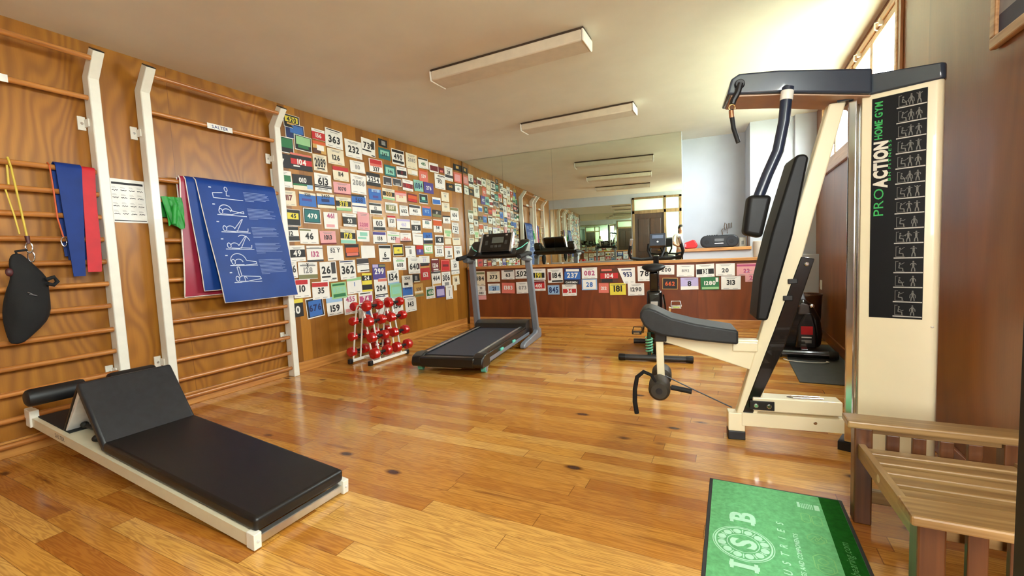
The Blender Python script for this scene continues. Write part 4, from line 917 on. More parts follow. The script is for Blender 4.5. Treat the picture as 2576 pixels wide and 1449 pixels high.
for s in (-1, 1):
    b = MB(); b.prism([(0.05, 0.166), (1.58, 0.186), (1.58, 0.202), (0.05, 0.182)], s * 0.275, s * 0.352, 'x'); b.build('side_rail', M_TBLK, r, bevel=0.005, smooth=0)
    b = MB(); b.prism([(0.08, 0.183), (1.52, 0.202), (1.52, 0.206), (0.08, 0.187)], s * 0.272, s * 0.300, 'x'); part_label(b.build('rail_trim', M_TRIM, r, smooth=0), 'silver strip along the rail')
    b = MB(); b.box(s * 0.355 - 0.006, s * 0.355 + 0.006, 0.10, 1.65, 0.075, 0.115); part_label(b.build('frame_rail', M_TGREY, r, bevel=0.003, smooth=0), 'grey steel frame rail')
    for y in (0.55, 0.98):
        b = MB(); b.cbox((s * 0.362, y, 0.125), (0.02, 0.085, 0.03)); part_label(b.build('cushion', M_TEAL, r, bevel=0.006), 'aqua deck cushion')
    b = MB(); b.prism([(-0.075, 0.10), (-0.06, 0.065), (0.12, 0.055), (0.14, 0.07), (0.14, 0.185), (0.02, 0.19), (-0.055, 0.165)], s * 0.27, s * 0.385, 'x'); b.build('rear_cap', M_TBLK, r, bevel=0.014, smooth=40)
    b = MB(); b.prism([(0.05, 0.03), (0.10, 0.02), (0.20, 0.075), (0.16, 0.085)], s * 0.345, s * 0.365, 'x'); b.build('rear_bracket', M_TGREY, r, bevel=0.004, smooth=0)
    b = MB(); b.cyl((s * 0.325, 0.06, 0.034), (s * 0.372, 0.06, 0.034), 0.034, seg=20); b.m = 1; b.cyl((s * 0.372, 0.06, 0.034), (s * 0.376, 0.06, 0.034), 0.026, seg=20)
    b.build('wheel', [M_TEAL, M_TGREY], r)
    b = MB(); b.prism([(1.10, 0.012), (1.14, 0.0), (1.90, 0.0), (1.94, 0.02), (1.93, 0.12), (1.80, 0.16), (1.68, 0.10), (1.18, 0.072), (1.11, 0.05)], s * 0.39, s * 0.455, 'x'); b.build('base_foot', M_TGREY, r, bevel=0.012, smooth=40)
    b = MB(); b.beam((s * 0.422, 1.775, 0.08), (s * 0.395, 1.610, 1.10), 0.055, 0.088, up=(1, 0, 0)); b.build('upright', M_TGREY, r, bevel=0.015, smooth=40, seg=3)
    b = MB(); b.tube([(s * 0.40, 1.70, 1.145), (s * 0.405, 1.55, 1.15), (s * 0.405, 1.34, 1.125), (s * 0.405, 1.18, 1.112)], [0.03, 0.032, 0.027, 0.026], 12); b.build('hand_grip', M_BLKR, r, smooth=50)
    b = MB(); b.tube([(s * 0.40, 1.66, 1.07), (s * 0.40, 1.52, 1.09), (s * 0.40, 1.40, 1.095)], [0.042, 0.045, 0.036], 12); part_label(b.build('grip_support', mat('treadmill_grey', (96, 98, 100), 0.4), r, smooth=50), 'grey arm under the hand grip')
b = MB(); b.box(-0.30, 0.30, -0.07, 0.02, 0.06, 0.165); b.build('rear_roller_cover', M_TBLK, r, bevel=0.02, smooth=40, seg=3)
b = MB(); b.prism([(1.50, 0.19), (1.53, 0.245), (1.62, 0.275), (1.80, 0.265), (1.90, 0.20), (1.90, 0.07), (1.56, 0.07)], -0.355, 0.355, 'x'); b.m = 1; b.box(-0.06, 0.14, 1.562, 1.563, 0.262, 0.263)
b.build('motor_hood', [M_TBLK, M_TRIM], r, bevel=0.012, smooth=40)
b = MB(); b.prism([(0.02, 0.05), (0.12, 0.05), (0.12, 0.03), (0.02, 0.03)], -0.20, 0.12, 'x'); b.build('lift_bar', M_TRIM, r, bevel=0.004, smooth=0)
b = MB()                                                   # console bridge
sec = [(1.46, 1.135), (1.50, 1.10), (1.66, 1.10), (1.74, 1.16), (1.70, 1.235), (1.60, 1.22)]
for xa, xb in ((-0.40, 0.40),): b.prism(sec, xa, xb, 'x')
b.build('console_bridge', M_TBLK, r, bevel=0.03, smooth=50, seg=4)
for s in (-1, 1):
    b = MB(); b.prism([(1.40, 1.14), (1.60, 1.14), (1.74, 1.20), (1.76, 1.30), (1.72, 1.345), (1.64, 1.31), (1.50, 1.20)], s * 0.27, s * 0.40, 'x'); b.build('console_wing', M_TBLK, r, bevel=0.025, smooth=50, seg=3)
    b = MB(); b.tube([(s * 0.275, 1.50, 1.205), (s * 0.34, 1.54, 1.235), (s * 0.395, 1.62, 1.29)], 0.006, 8); part_label(b.build('accent_strip', M_TEAL, r), 'aqua trim strip')
b = MB(); d = Vector((0, 0.53, 0.85)).normalized(); o = Vector((-0.02, 1.50, 1.195)); n = Vector((0, -0.85, 0.53))
def cq(x0, x1, s0, s1, e0, e1): return [o + Vector((x, 0, 0)) + d * s_ + n * e for e in (e0, e1) for x, s_ in ((x0, s0), (x1, s0), (x1, s1), (x0, s1))]
b.hexa(cq(-0.205, 0.205, 0.0, 0.285, -0.05, 0.0)); b.build('console', M_TBLK, r, bevel=0.012, smooth=40)
b = MB(); b.hexa(cq(-0.192, 0.192, 0.012, 0.275, 0.0, 0.004)); b.m = 1; b.hexa(cq(-0.06, 0.10, 0.125, 0.215, 0.004, 0.006)); b.m = 2
for i in range(3): b.hexa(cq(-0.07 + i * 0.055, -0.03 + i * 0.055, 0.055, 0.095, 0.004, 0.006))
b.m = 3
for x in (-0.15, 0.12): b.hexa(cq(x, x + 0.03, 0.235, 0.258, 0.004, 0.006))
b.m = 2
for x in (-0.15, 0.12): b.hexa(cq(x, x + 0.035, 0.10, 0.165, 0.004, 0.006))
b.build('control_panel', [mat('panel_black', (26, 24, 22), 0.25), M_LCD, mat('key_grey', (58, 56, 52), 0.5), M_TRIM], r, smooth=0)
for s in (-1, 1):
    b = MB(); b.hexa(cq(s * 0.21 - 0.013, s * 0.21 + 0.013, -0.01, 0.292, -0.055, 0.007)); part_label(b.build('console_trim', M_TRIM, r, bevel=0.004, smooth=0), 'silver edge of the console')
# ================================================================== HOME GYM
M_CREAM = mat('cream_gym_enamel', (238, 228, 194), 0.32, coat=0.3, var=0.015, vscale=4); M_BOOM = mat('blue_black_shroud', (50, 60, 74), 0.22, coat=0.5, var=0.03, vscale=3)
M_PAD = mat('gym_pad_vinyl', (13, 15, 17), 0.5, spec=0.35, var=0.1, vscale=26, bump=0.06, bscale=240); M_PADG = mat('gym_seat_vinyl', (44, 46, 48), 0.5, spec=0.35, var=0.08, vscale=26, bump=0.06, bscale=240); M_OLIVE = mat('dark_foam', (52, 46, 36), 0.55, bump=0.05); M_UNDER = mat('tan_underside', (186, 148, 116), 0.4, var=0.03)
r = thing('home_gym', 'tall cream multi-station home gym with black pads and exercise chart on its tower', 'exercise machine', (0.0184, 2.806, 0.0896), radians(7)); r.scale = (0.92, 0.92, 0.92)
FZ_ = -0.0896 / 0.92                                       # floor level in this frame
b = MB(); b.box(-0.046, 0.048, -0.042, 0.042, -0.042, 0.075); b.build('foot', M_CREAM, r, bevel=0.005, smooth=0)
b = MB(); b.box(-0.048, 0.050, -0.044, 0.044, FZ_, -0.042); part_label(b.build('foot_cap', M_BLK, r, bevel=0.004, smooth=0), 'black cap under the front foot')
b = MB(); b.prism([(-0.005, 0.05), (0.112, 0.05), (0.560, 1.90), (0.480, 1.90)], -0.038, 0.038, 'y'); b.build('upright', M_CREAM, r, bevel=0.008, smooth=30)
b = MB(); b.box(0.03, 0.64, -0.05, 0.03, 0.0, 0.083); b.m = 1; b.cyl((0.42, -0.052, 0.05), (0.42, -0.05, 0.05), 0.01, seg=10)
b.build('base_beam', [M_CREAM, M_CHROME], r, bevel=0.006)
b = MB(); b.box(0.09, 0.555, -0.055, 0.055, 0.102, 0.186); b.build('press_beam', M_CREAM, r, bevel=0.006, smooth=0)
b = MB(); b.tube([(0.47, -0.015, 0.187), (0.31, -0.03, 0.187), (0.285, -0.01, 0.187), (0.31, 0.01, 0.187), (0.46, 0.02, 0.187)], 0.006, 8); part_label(b.build('wire_loop', M_CHROME, r), 'steel wire loop lying on the beam')
b = MB(); b.box(0.072, 0.205, -0.066, -0.056, 0.112, 0.168); b.m = 1
for x in (0.105, 0.175): b.cyl((x, -0.066, 0.14), (x, -0.074, 0.14), 0.014, seg=12)
b.build('hinge_plate', [M_BLK, M_CHROME], r, bevel=0.003)
# press lever behind the upright: bent black bar
b = MB(); b.prism([(0.028, 0.06), (0.085, 0.06), (0.262, 0.50), (0.415, 1.03), (0.345, 1.045), (0.205, 0.60)], -0.042, 0.042, 'y'); b.m = 1; b.cyl((0.372, -0.042, 1.0), (0.372, -0.055, 1.0), 0.013, seg=12)
b.build('press_lever', [mat('gloss_black', (14, 13, 12), 0.2, coat=0.4), M_CHROME], r, bevel=0.006, smooth=30)
for z in (0.80, 0.90):
    b = MB(); x = 0.012 + 0.245 * z + 0.05; b.cbox((x + 0.02, -0.01, z), (0.05, 0.085, 0.03)); b.build('lever_stop', M_BLK, r, bevel=0.004, smooth=0)
b = MB(); b.prism([(0.292, 1.60), (0.305, 1.622), (0.345, 1.622), (0.362, 1.60), (0.285, 1.17), (0.158, 0.675), (0.098, 0.678), (0.120, 0.93), (0.178, 1.19)], -0.125, 0.125, 'y'); b.build('back_pad', M_PAD, r, bevel=0.016, smooth=40, seg=3)
b = MB(); b.prism([(0.001, 0.529), (-0.238, 0.548), (-0.43, 0.575), (-0.50, 0.600), (-0.545, 0.640), (-0.567, 0.690), (-0.565, 0.722), (-0.545, 0.746), (-0.510, 0.752), (-0.468, 0.738), (-0.374, 0.691), (-0.236, 0.655), (0.001, 0.616)], -0.14, 0.14, 'y'); b.build('seat_pad', M_PADG, r, bevel=0.014, smooth=40, seg=3)
b = MB(); b.prism([(0.13, 0.54), (-0.30, 0.55), (-0.48, 0.56), (-0.48, 0.53), (-0.34, 0.49), (0.10, 0.345)], -0.032, 0.032, 'y'); b.box(-0.02, 0.12, -0.05, 0.05, 0.47, 0.53); b.build('seat_arm', M_CREAM, r, bevel=0.006, smooth=0)
b = MB(); b.cbox((-0.445, 0, 0.548), (0.075, 0.085, 0.06)); b.build('lever_hinge', M_BLK, r, bevel=0.006, smooth=0)
b = MB(); b.beam((-0.452, 0, 0.53), (-0.446, 0, 0.235), 0.048, 0.055, up=(0, 1, 0)); b.build('leg_lever', M_CREAM, r, bevel=0.006, smooth=0)
for y0, y1, x, z in ((-0.235, -0.045, -0.455, 0.245), (0.045, 0.235, -0.445, 0.250)):
    b = MB(); b.lathe([(0.0, 0.022), (0.0, 0.048), (0.012, 0.062), (0.035, 0.066), (0.155, 0.066), (0.178, 0.060), (0.19, 0.046)], (x, y0, z), (0, 1, 0), 24); b.m = 1; b.cyl((x, y0 - 0.002, z), (x, y0 + 0.03, z), 0.02); b.build('foam_roller', [M_OLIVE, M_BLK], r)
b = MB(); b.cyl((-0.45, -0.22, 0.247), (-0.45, 0.22, 0.247), 0.012); b.build('roller_axle', M_CHROME, r)
b = MB(); b.tube([(-0.475, -0.22, 0.30), (-0.50, -0.23, 0.345), (-0.545, -0.235, 0.365), (-0.585, -0.24, 0.33), (-0.60, -0.24, 0.25), (-0.602, -0.24, 0.17), (-0.592, -0.235, 0.095)], [0.008, 0.011, 0.013, 0.013, 0.014, 0.015, 0.015], 8); b.build('strap', M_BAG, r, smooth=60)
b = MB(); b.tube([(-0.452, -0.03, 0.237), (-0.41, -0.02, 0.215), (-0.375, 0, 0.203)], 0.007, 8); b.m = 1; b.cyl((-0.385, 0, 0.205), (-0.258, 0.0, 0.183), 0.017, seg=14); b.build('ankle_bar', [M_BLK, M_BLKR], r)
b = MB(); b.tube([(-0.43, 0.0, 0.285), (-0.24, 0.0, 0.195), (-0.02, 0.0, 0.095)], 0.0042, 8); part_label(b.build('cable', M_BLK, r), 'thin black cable running down to the base')
# overhead boom
b = MB(); b.prism([(-0.052, 2.000), (0.225, 1.968), (0.640, 1.895), (0.640, 2.025), (0.215, 2.092), (0.012, 2.108), (-0.030, 2.085)], -0.145, 0.145, 'y'); b.build('boom', M_BOOM, r, bevel=0.012, smooth=30, seg=3)
b = MB(); b.prism([(-0.030, 1.990), (0.225, 1.9595), (0.640, 1.886), (0.640, 1.893), (0.225, 1.966), (-0.030, 1.997)], -0.125, 0.125, 'y'); b.build('boom_underside', M_UNDER, r, smooth=0)
b = MB(); b.cyl((0.012, -0.146, 2.045), (0.012, -0.168, 2.045), 0.028, 0.024, 18); b.build('pulley_cap', M_BLK, r, bevel=0.003)
b = MB(); b.tube([(0.014, -0.16, 2.045), (0.0, -0.165, 1.995), (-0.022, -0.165, 1.955), (-0.028, -0.165, 1.935)], 0.017, 10); b.build('pulley_arm', M_BLK, r)
b = MB(); b.tube([(-0.03 + 0.016 * sin(a), -0.165, 1.918 + 0.016 * cos(a)) for a in [2 * pi * k / 14 for k in range(14)]], 0.0035, 8, True); part_label(b.build('ring', mat('brass_ring', (190, 150, 96), 0.3, 1.0), r), 'brass coloured ring')
b = MB(); b.tube([(-0.034, -0.165, 1.905), (-0.031, -0.165, 1.87), (-0.022, -0.165, 1.80), (0.002, -0.165, 1.715)], 0.0125, 12); b.m = 1; b.tube([(-0.034, -0.165, 1.90), (-0.031, -0.165, 1.86)], 0.0135, 12); part_label(b.build('pull_handle', [M_BLKR, mat('copper_sleeve', (170, 116, 80), 0.35, 0.6)], r), 'short black pull handle hanging from the boom')
# butterfly arm
b = MB(); b.tube([(0.243, -0.19, 1.975), (0.233, -0.195, 1.90), (0.222, -0.20, 1.79), (0.193, -0.20, 1.637), (0.141, -0.20, 1.513), (0.095, -0.20, 1.385)], 0.029, 16); b.build('butterfly_arm', mat('blue_black_tube', (34, 44, 64), 0.28, coat=0.3), r, smooth=60)
b = MB(); b.cyl((0.240, -0.192, 1.955), (0.2335, -0.195, 1.905), 0.0315, seg=18); part_label(b.build('collar', mat('white_plastic'), r), 'white plastic collar')
b = MB(); b.cyl((0.245, -0.19, 1.965), (0.245, -0.14, 1.985), 0.02); b.build('arm_pivot', M_BLK, r)
b = MB(); b.prism([(0.040, 1.405), (0.158, 1.395), (0.108, 1.160), (0.012, 1.187)], -0.255, -0.145, 'y'); b.build('arm_pad', M_PAD, r, bevel=0.024, smooth=45, seg=4)
# weight tower: shroud facing the room
Bp = Vector((0.889, -0.230, 0)); dl = Vector((-0.891, 0.454, 0)); aw = Vector((0.454, 0.891, 0))
def tw(w, o, z): return Bp + dl * w + aw * o + Vector((0, 0, z))
poly = [(0.31, 0.0), (0.02, 0.0), (0.006, 0.003), (-0.004, 0.012), (-0.008, 0.03), (-0.008, 0.085), (0.10, 0.20), (0.31, 0.20)]
b = MB(); P = [tw(w, o, FZ_) for w, o in poly]; n = len(P); zt = [1.905 if w > 0.2 else 1.905 for w, o in poly]
b.add([tuple(p) for p in P] + [(p.x, p.y, z) for p, z in zip(P, zt)], [tuple(range(n)), tuple(range(n, 2 * n))] + [(i, (i + 1) % n, n + (i + 1) % n, n + i) for i in range(n)]); b.build('tower', M_CREAM, r, bevel=0.004, smooth=40)
b = MB(); poly2 = [(0.42, -0.012), (0.0, -0.012), (-0.014, 0.004), (-0.014, 0.05), (0.10, 0.215), (0.42, 0.30)]
P = [tw(w, o, 0) for w, o in poly2]; n = len(P)
b.add([(p.x, p.y, 1.896) for p in P] + [(p.x, p.y, 2.022 - 0.16 * max(0, 0.30 - w)) for p, (w, o) in zip(P, poly2)], [tuple(range(n)), tuple(range(n, 2 * n))] + [(i, (i + 1) % n, n + (i + 1) % n, n + i) for i in range(n)]); b.build('tower_cap', M_BOOM, r, bevel=0.008, smooth=30)
b = MB(); b.hexa([tw(w, o, z) for z in (FZ_ + 0.05, 1.895) for w, o in ((0.372, 0.01), (0.332, 0.01), (0.332, 0.05), (0.372, 0.05))]); part_label(b.build('guide_post', M_CHROME, r, bevel=0.006, smooth=0), 'polished steel guide post')
b = MB(); b.cyl(tw(0.33, 0.10, FZ_ + 0.03), tw(0.33, 0.10, 1.89), 0.013); b.build('guide_rod', M_CHROME, r)
b = MB(); b.hexa([tw(w, o, z) for z in (FZ_, FZ_ + 0.05) for w, o in ((0.40, -0.0), (0.31, 0.0), (0.31, 0.2), (0.40, 0.2))]); b.build('tower_foot', M_BLK, r, smooth=0)
b = MB(); b.ell(tw(0.012, -0.001, 0.665), (0.007, 0.007, 0.005), 10, 8); part_label(b.build('cap_screw', W_PLAS, r), 'small white cap on the tower edge')
# chart on the tower
SW, SZ0, SZ1 = 0.216, 0.70, 1.872; so = tw(0.266, -0.0015, SZ0); sx = -dl
def ch(u, v, e=0.0): return so + sx * (u * SW) + Vector((0, 0, (1 - v) * (SZ1 - SZ0))) - aw * (0.0008 + e)
b = MB(); b.hexa([ch(0, 1, -0.001), ch(1, 1, -0.001), ch(1, 0, -0.001), ch(0, 0, -0.001), ch(0, 1), ch(1, 1), ch(1, 0), ch(0, 0)]); 
b.m = 1
for k in range(15):
    v = (k + 1) / 15 * 0.992; b.sheet(lambda u, q: ch(0.46 + 0.53 * u, v - 0.005 * q, 0.0004), 1, 1)
ck = b.build('chart', [mat('chart_black', (10, 11, 13), 0.5, spec=0.2), mat('chart_line', (190, 188, 180), 0.4)], r, smooth=0)
M_CG, M_CW = mat('chart_green', (44, 176, 84), 0.4), mat('chart_white', (226, 222, 206), 0.4)
def vtext(txt, u0, u1, v0, v1, bold, m, name, gap=0.09):   # reads upwards, tops of letters towards u0
    b = MB(); c = ch((u0 + u1) / 2, (v0 + v1) / 2, 0.0008); H = (u1 - u0) * SW; Wd = (v1 - v0) * (SZ1 - SZ0)
    V, F, w = text_geo(txt, bold, gap); k = Wd / w; hh = H / 0.70
    b.add([c + Vector((0, 0, p[0] * k - Wd / 2)) + (-sx) * (p[1] * hh - H / 2) for p in V], F); b.build(name, m, ck, smooth=0)
vtext('PRO', 0.055, 0.245, 0.407, 0.530, 0.0, M_CG, 'lettering'); vtext('ACTION', 0.055, 0.30, 0.195, 0.405, 0.06, M_CW, 'lettering', 0.05)
vtext('HOME GYM', 0.055, 0.20, 0.018, 0.185, 0.025, M_CG, 'lettering'); vtext('BH FITNESS', 0.325, 0.375, 0.195, 0.375, 0.01, M_CG, 'lettering', 0.3)
b = MB(); rng = random.Random(2)
def limb(pts, wd):
    for p, q in zip(pts, pts[1:]):
        a, c = Vector(ch(p[0], p[1], 0.0006)), Vector(ch(q[0], q[1], 0.0006)); d = (c - a); 
        if d.length < 1e-6: continue
        nn = d.cross(aw).normalized() * wd / 2; b.add([a - nn, a + nn, c + nn, c - nn], [(0, 1, 2, 3)])
def head(u, v, rr): 
    b.add([ch(u + rr * cos(2 * pi * k / 8) / 1.0, v + rr * SW / (SZ1 - SZ0) * sin(2 * pi * k / 8), 0.0006) for k in range(8)], [tuple(range(8))])
for k in range(15):
    v0 = k / 15 * 0.992; H = 0.062
    def V_(t): return v0 + 0.006 + t * 0.054
    u = 0.50                                               # little machine with a seated figure
    limb([(u, V_(0.1)), (u, V_(0.95)), (u + 0.16, V_(0.95))], 0.0022); limb([(u, V_(0.15)), (u + 0.05, V_(0.12))], 0.002)
    head(u + 0.075, V_(0.28), 0.018); limb([(u + 0.07, V_(0.38)), (u + 0.06, V_(0.68)), (u + 0.13, V_(0.70)), (u + 0.135, V_(0.95))], 0.0042)
    aa = rng.uniform(-0.25, 0.2); limb([(u + 0.07, V_(0.42)), (u + 0.13, V_(0.5 + aa)), (u + 0.16, V_(0.42 + aa))], 0.0026)
    figs = (0.72, 0.86) if k not in (8, 10, 11, 12, 13, 14) else (0.82,)
    for uu in figs:
        head(uu, V_(0.16), 0.017); limb([(uu, V_(0.24)), (uu, V_(0.56))], 0.0085); ar = rng.uniform(-0.2, 0.15)
        for s in (-1, 1):
            limb([(uu, V_(0.28)), (uu + s * 0.045, V_(0.36 + ar)), (uu + s * 0.05, V_(0.5 + 2 * ar))], 0.0032); limb([(uu, V_(0.54)), (uu + s * 0.025, V_(0.75)), (uu + s * 0.03, V_(0.96))], 0.0042)
b.build('figure_print', mat('chart_grey', (112, 112, 106), 0.5), ck, smooth=0)
# ================================================================== SLATTED BENCH
M_TEAK = wood('weathered_teak', (168, 136, 88), (122, 90, 50), 'X', 0.38, 0.2); M_TEAKY = wood('weathered_teak_rail', (168, 136, 88), (122, 90, 50), 'Y', 0.38, 0.2); M_TEAKZ = wood('dark_teak_post', (104, 62, 30), (68, 36, 16), 'Z', 0.38, 0.2)  # post and end-slat teak is a darker copy with the bench's shade painted in
r = thing('slatted_bench', 'low brown slatted wooden bench against the window wall, beside the green mat', 'bench', (0.665, 1.765, 0))
bx0, bx1, by0, by1 = -0.235, 0.245, -0.335, 0.375
for x, xe in ((bx0, bx0 + 0.058), (bx1 - 0.058, bx1)):
    for y, ye in ((by0, by0 + 0.06), (by1 - 0.06, by1)):
        b = MB(); b.box(x, xe, y, ye, 0, 0.392); b.build('leg', M_TEAKZ, r, bevel=0.005, smooth=0)
for y0, y1 in ((by0 - 0.04, by0 + 0.068), (by1 - 0.075, by1 + 0.03)):
    b = MB(); b.box(bx0 - 0.025, bx1 + 0.015, y0, y1, 0.392, 0.420); b.build('arm_board', M_TEAK, r, bevel=0.006, smooth=0)
for y in (by0 + 0.03, by1 - 0.03):
    b = MB(); b.box(bx0 + 0.058, bx1 - 0.058, y - 0.014, y + 0.014, 0.368, 0.392); b.build('end_rail', M_TEAK, r, bevel=0.004, smooth=0)
    b = MB(); b.box(bx0 + 0.058, bx1 - 0.058, y - 0.014, y + 0.014, 0.085, 0.135); b.build('end_rail', M_TEAK, r, bevel=0.004, smooth=0)
    for k in range(4):
        x = bx0 + 0.058 + 0.364 * (k + 0.85) / 4.7; b = MB(); b.box(x - 0.020, x + 0.020, y - 0.010, y + 0.010, 0.135, 0.368); b.build('end_slat', M_TEAKZ, r, bevel=0.003, smooth=0)
def sz_(y): return 0.318 + (0.295 - y) * 0.045            # seat falls slightly towards the far end
for x in (bx0 + 0.012, bx1 - 0.034):
    b = MB(); b.prism([(by0 + 0.06, sz_(by0) - 0.045), (by1 - 0.06, sz_(by1) - 0.045), (by1 - 0.06, sz_(by1) + 0.014), (by0 + 0.06, sz_(by0) + 0.014)], x, x + 0.022, 'x'); b.m = 1; b.cyl((x - 0.002, 0.05, 0.315), (x, 0.05, 0.315), 0.014, seg=14); b.build('seat_rail', [M_TEAKY, mat('pale_plug', (206, 190, 158), 0.5)], r, bevel=0.004, smooth=0)
for k in range(7):
    y = by0 + 0.098 + k * 0.087; z = sz_(y); b = MB(); b.box(bx0 + 0.034, bx1 - 0.034, y - 0.024, y + 0.024, z - 0.034, z); b.build('seat_slat', M_TEAK, r, bevel=0.005, smooth=0)
b = MB(); b.beam((bx0 + 0.15, by0 + 0.03, 0.20), (bx1 - 0.06, by0 + 0.03, 0.02), 0.02, 0.035); b.build('brace', M_TEAKZ, r, bevel=0.003, smooth=0)
# ================================================================== GREEN LOGO MAT
M_GMAT = mat('green_mat_pile', (112, 190, 130), 0.95, var=0.1, vscale=60, bump=0.3, bscale=400, spec=0.1); M_GDK = mat('dark_green_pile', (26, 98, 28), 0.95, var=0.1, vscale=60, bump=0.3, bscale=400, spec=0.1); M_MPR = mat('mint_print', (184, 236, 206), 0.9, var=0.04, vscale=60, spec=0.1); M_MPR2 = mat('lime_print', (132, 200, 132), 0.9, spec=0.1); M_MPR3 = mat('faded_print', (96, 168, 100), 0.9, spec=0.1)
gx0, gx1, gy0, gy1 = -0.098, 0.422, 1.36, 2.240
r = thing('floor_mat', 'green printed doormat with dark rubber border on the wooden floor', 'mat', ((gx0 + gx1) / 2, (gy0 + gy1) / 2, 0)); ox, oy = (gx0 + gx1) / 2, (gy0 + gy1) / 2
b = MB(); b.box(gx0 - ox, gx1 - ox, gy0 - oy, gy1 - oy, 0.0, 0.005); b.build('rubber_edge', mat('grey_rubber', (56, 58, 58), 0.8), r, bevel=0.002, smooth=0)
b = MB(); b.box(gx0 + 0.014 - ox, gx1 - 0.014 - ox, gy0 + 0.014 - oy, gy1 - 0.014 - oy, 0.004, 0.008); b.m = 1; b.box(0.335 - ox, gx1 - 0.0145 - ox, gy0 + 0.0145 - oy, gy1 - 0.0145 - oy, 0.0075, 0.0083); b.build('pile', [M_GMAT, M_GDK], r, smooth=0)
b = MB(); ZP = 0.0092
def mfr(x, y): return frame_m((x - ox, y - oy, ZP), (0, 1, 0), (-1, 0, 0))
def serif(ch_, y):                                         # letters of the logo with slab ends
    add_text(b, ch_, mfr(0.034, y), 0.088, bold=0.03, width=0.12)
add_text(b, 'B', mfr(0.034, 1.945), 0.088, bold=0.035); 
for y in (1.895,): b.box(-0.010 - ox, 0.003 - ox, y - oy, y + 0.03 - oy, ZP - 0.0005, ZP + 0.0003); b.box(0.065 - ox, 0.078 - ox, y - oy, y + 0.03 - oy, ZP - 0.0005, ZP + 0.0003)
add_text(b, 'I', mfr(0.034, 1.632), 0.088, bold=0.035)
for x in (-0.010, 0.066): b.box(x - ox, x + 0.012 - ox, 1.61 - oy, 1.654 - oy, ZP - 0.0005, ZP + 0.0003)
add_text(b, 'S', mfr(0.034, 1.763), 0.082, bold=0.035)
def ringm(cx, cy, r0, r1, a0=0, a1=2 * pi, n=48):
    vs = []; 
    for k in range(n + 1):
        a = a0 + (a1 - a0) * k / n
        for rr in (r0, r1): vs.append((cx + rr * cos(a) - ox, cy + rr * sin(a) - oy, ZP))
    b.add(vs, [(2 * k, 2 * k + 1, 2 * k + 3, 2 * k + 2) for k in range(n)])
ringm(0.034, 1.763, 0.101, 0.104); ringm(0.034, 1.763, 0.092, 0.0975); ringm(0.034, 1.763, 0.052, 0.055)
for k in range(12):
    a = 2 * pi * (k + 0.5) / 12; cx, cy = 0.034 + 0.0735 * cos(a), 1.763 + 0.0735 * sin(a)
    b.add([(cx + 0.0145 * cos(t) - ox, cy + 0.0145 * sin(t) - oy, ZP) for t in [2 * pi * q / 14 for q in range(14)]], [tuple(range(14))])
    a = 2 * pi * k / 12
    b.add([(0.034 + rr * cos(a + da) - ox, 1.763 + rr * sin(a + da) - oy, ZP) for rr, da in ((0.062, -0.03), (0.062, 0.03), (0.086, 0.03), (0.086, -0.03))], [(0, 1, 2, 3)])
for i, c in enumerate('INDUSTRIES'): add_text(b, c, mfr(0.167, 1.505 + i * 0.0493), 0.025, bold=0.015, italic=0.2)
add_text(b, 'BEARINGS AND COMPONENTS', mfr(0.2135, 1.735), 0.0155, bold=0.02, width=0.45, italic=0.15)
b.m = 1
def poly(pts, wd=0.0035, close=False):
    pts = list(pts) + ([pts[0]] if close else [])
    for p, q in zip(pts, pts[1:]):
        a, c = Vector((p[0] - ox, p[1] - oy, ZP)), Vector((q[0] - ox, q[1] - oy, ZP)); d = c - a
        if d.length < 1e-6: continue
        nn = d.cross(Vector((0, 0, 1))).normalized() * wd / 2; b.add([a - nn, a + nn, c + nn, c - nn], [(0, 1, 2, 3)])
def rr_(x0, x1, y0, y1, c=0.008): return [(x0 + c, y0), (x1 - c, y0), (x1, y0 + c), (x1, y1 - c), (x1 - c, y1), (x0 + c, y1), (x0, y1 - c), (x0, y0 + c)]
poly(rr_(0.250, 0.280, 2.00, 2.065), close=True); poly(rr_(0.286, 0.318, 1.99, 2.055), close=True)
poly(rr_(0.252, 0.312, 1.865, 1.925, 0.02), close=True); poly([(0.262, 1.88), (0.28, 1.91), (0.285, 1.885), (0.302, 1.915)]); poly(rr_(0.276, 0.304, 1.872, 1.90, 0.01), close=True)
poly(rr_(0.254, 0.316, 1.70, 1.80, 0.02), close=True); poly(rr_(0.268, 0.296, 1.745, 1.778, 0.012), close=True); poly([(0.262, 1.71), (0.262, 1.74), (0.306, 1.735), (0.306, 1.71)]); poly([(0.27, 1.722), (0.30, 1.722)])
b.m = 0
b.box(0.246 - ox, 0.256 - ox, 2.11 - oy, 2.15 - oy, ZP - 0.0005, ZP); b.box(0.306 - ox, 0.324 - ox, 2.105 - oy, 2.145 - oy, ZP - 0.0005, ZP)
for i in range(7): b.box(0.260 + i * 0.0062 - ox, 0.263 + i * 0.0062 - ox, 2.105 - oy, 2.145 - oy, ZP - 0.0005, ZP)
b.m = 2; add_text(b, 'isb-bearing.com', mfr(0.366, 1.79), 0.026, bold=0.0, width=0.46, italic=0.2)
b.build('print', [M_MPR, M_MPR2, M_MPR3], r, smooth=0)
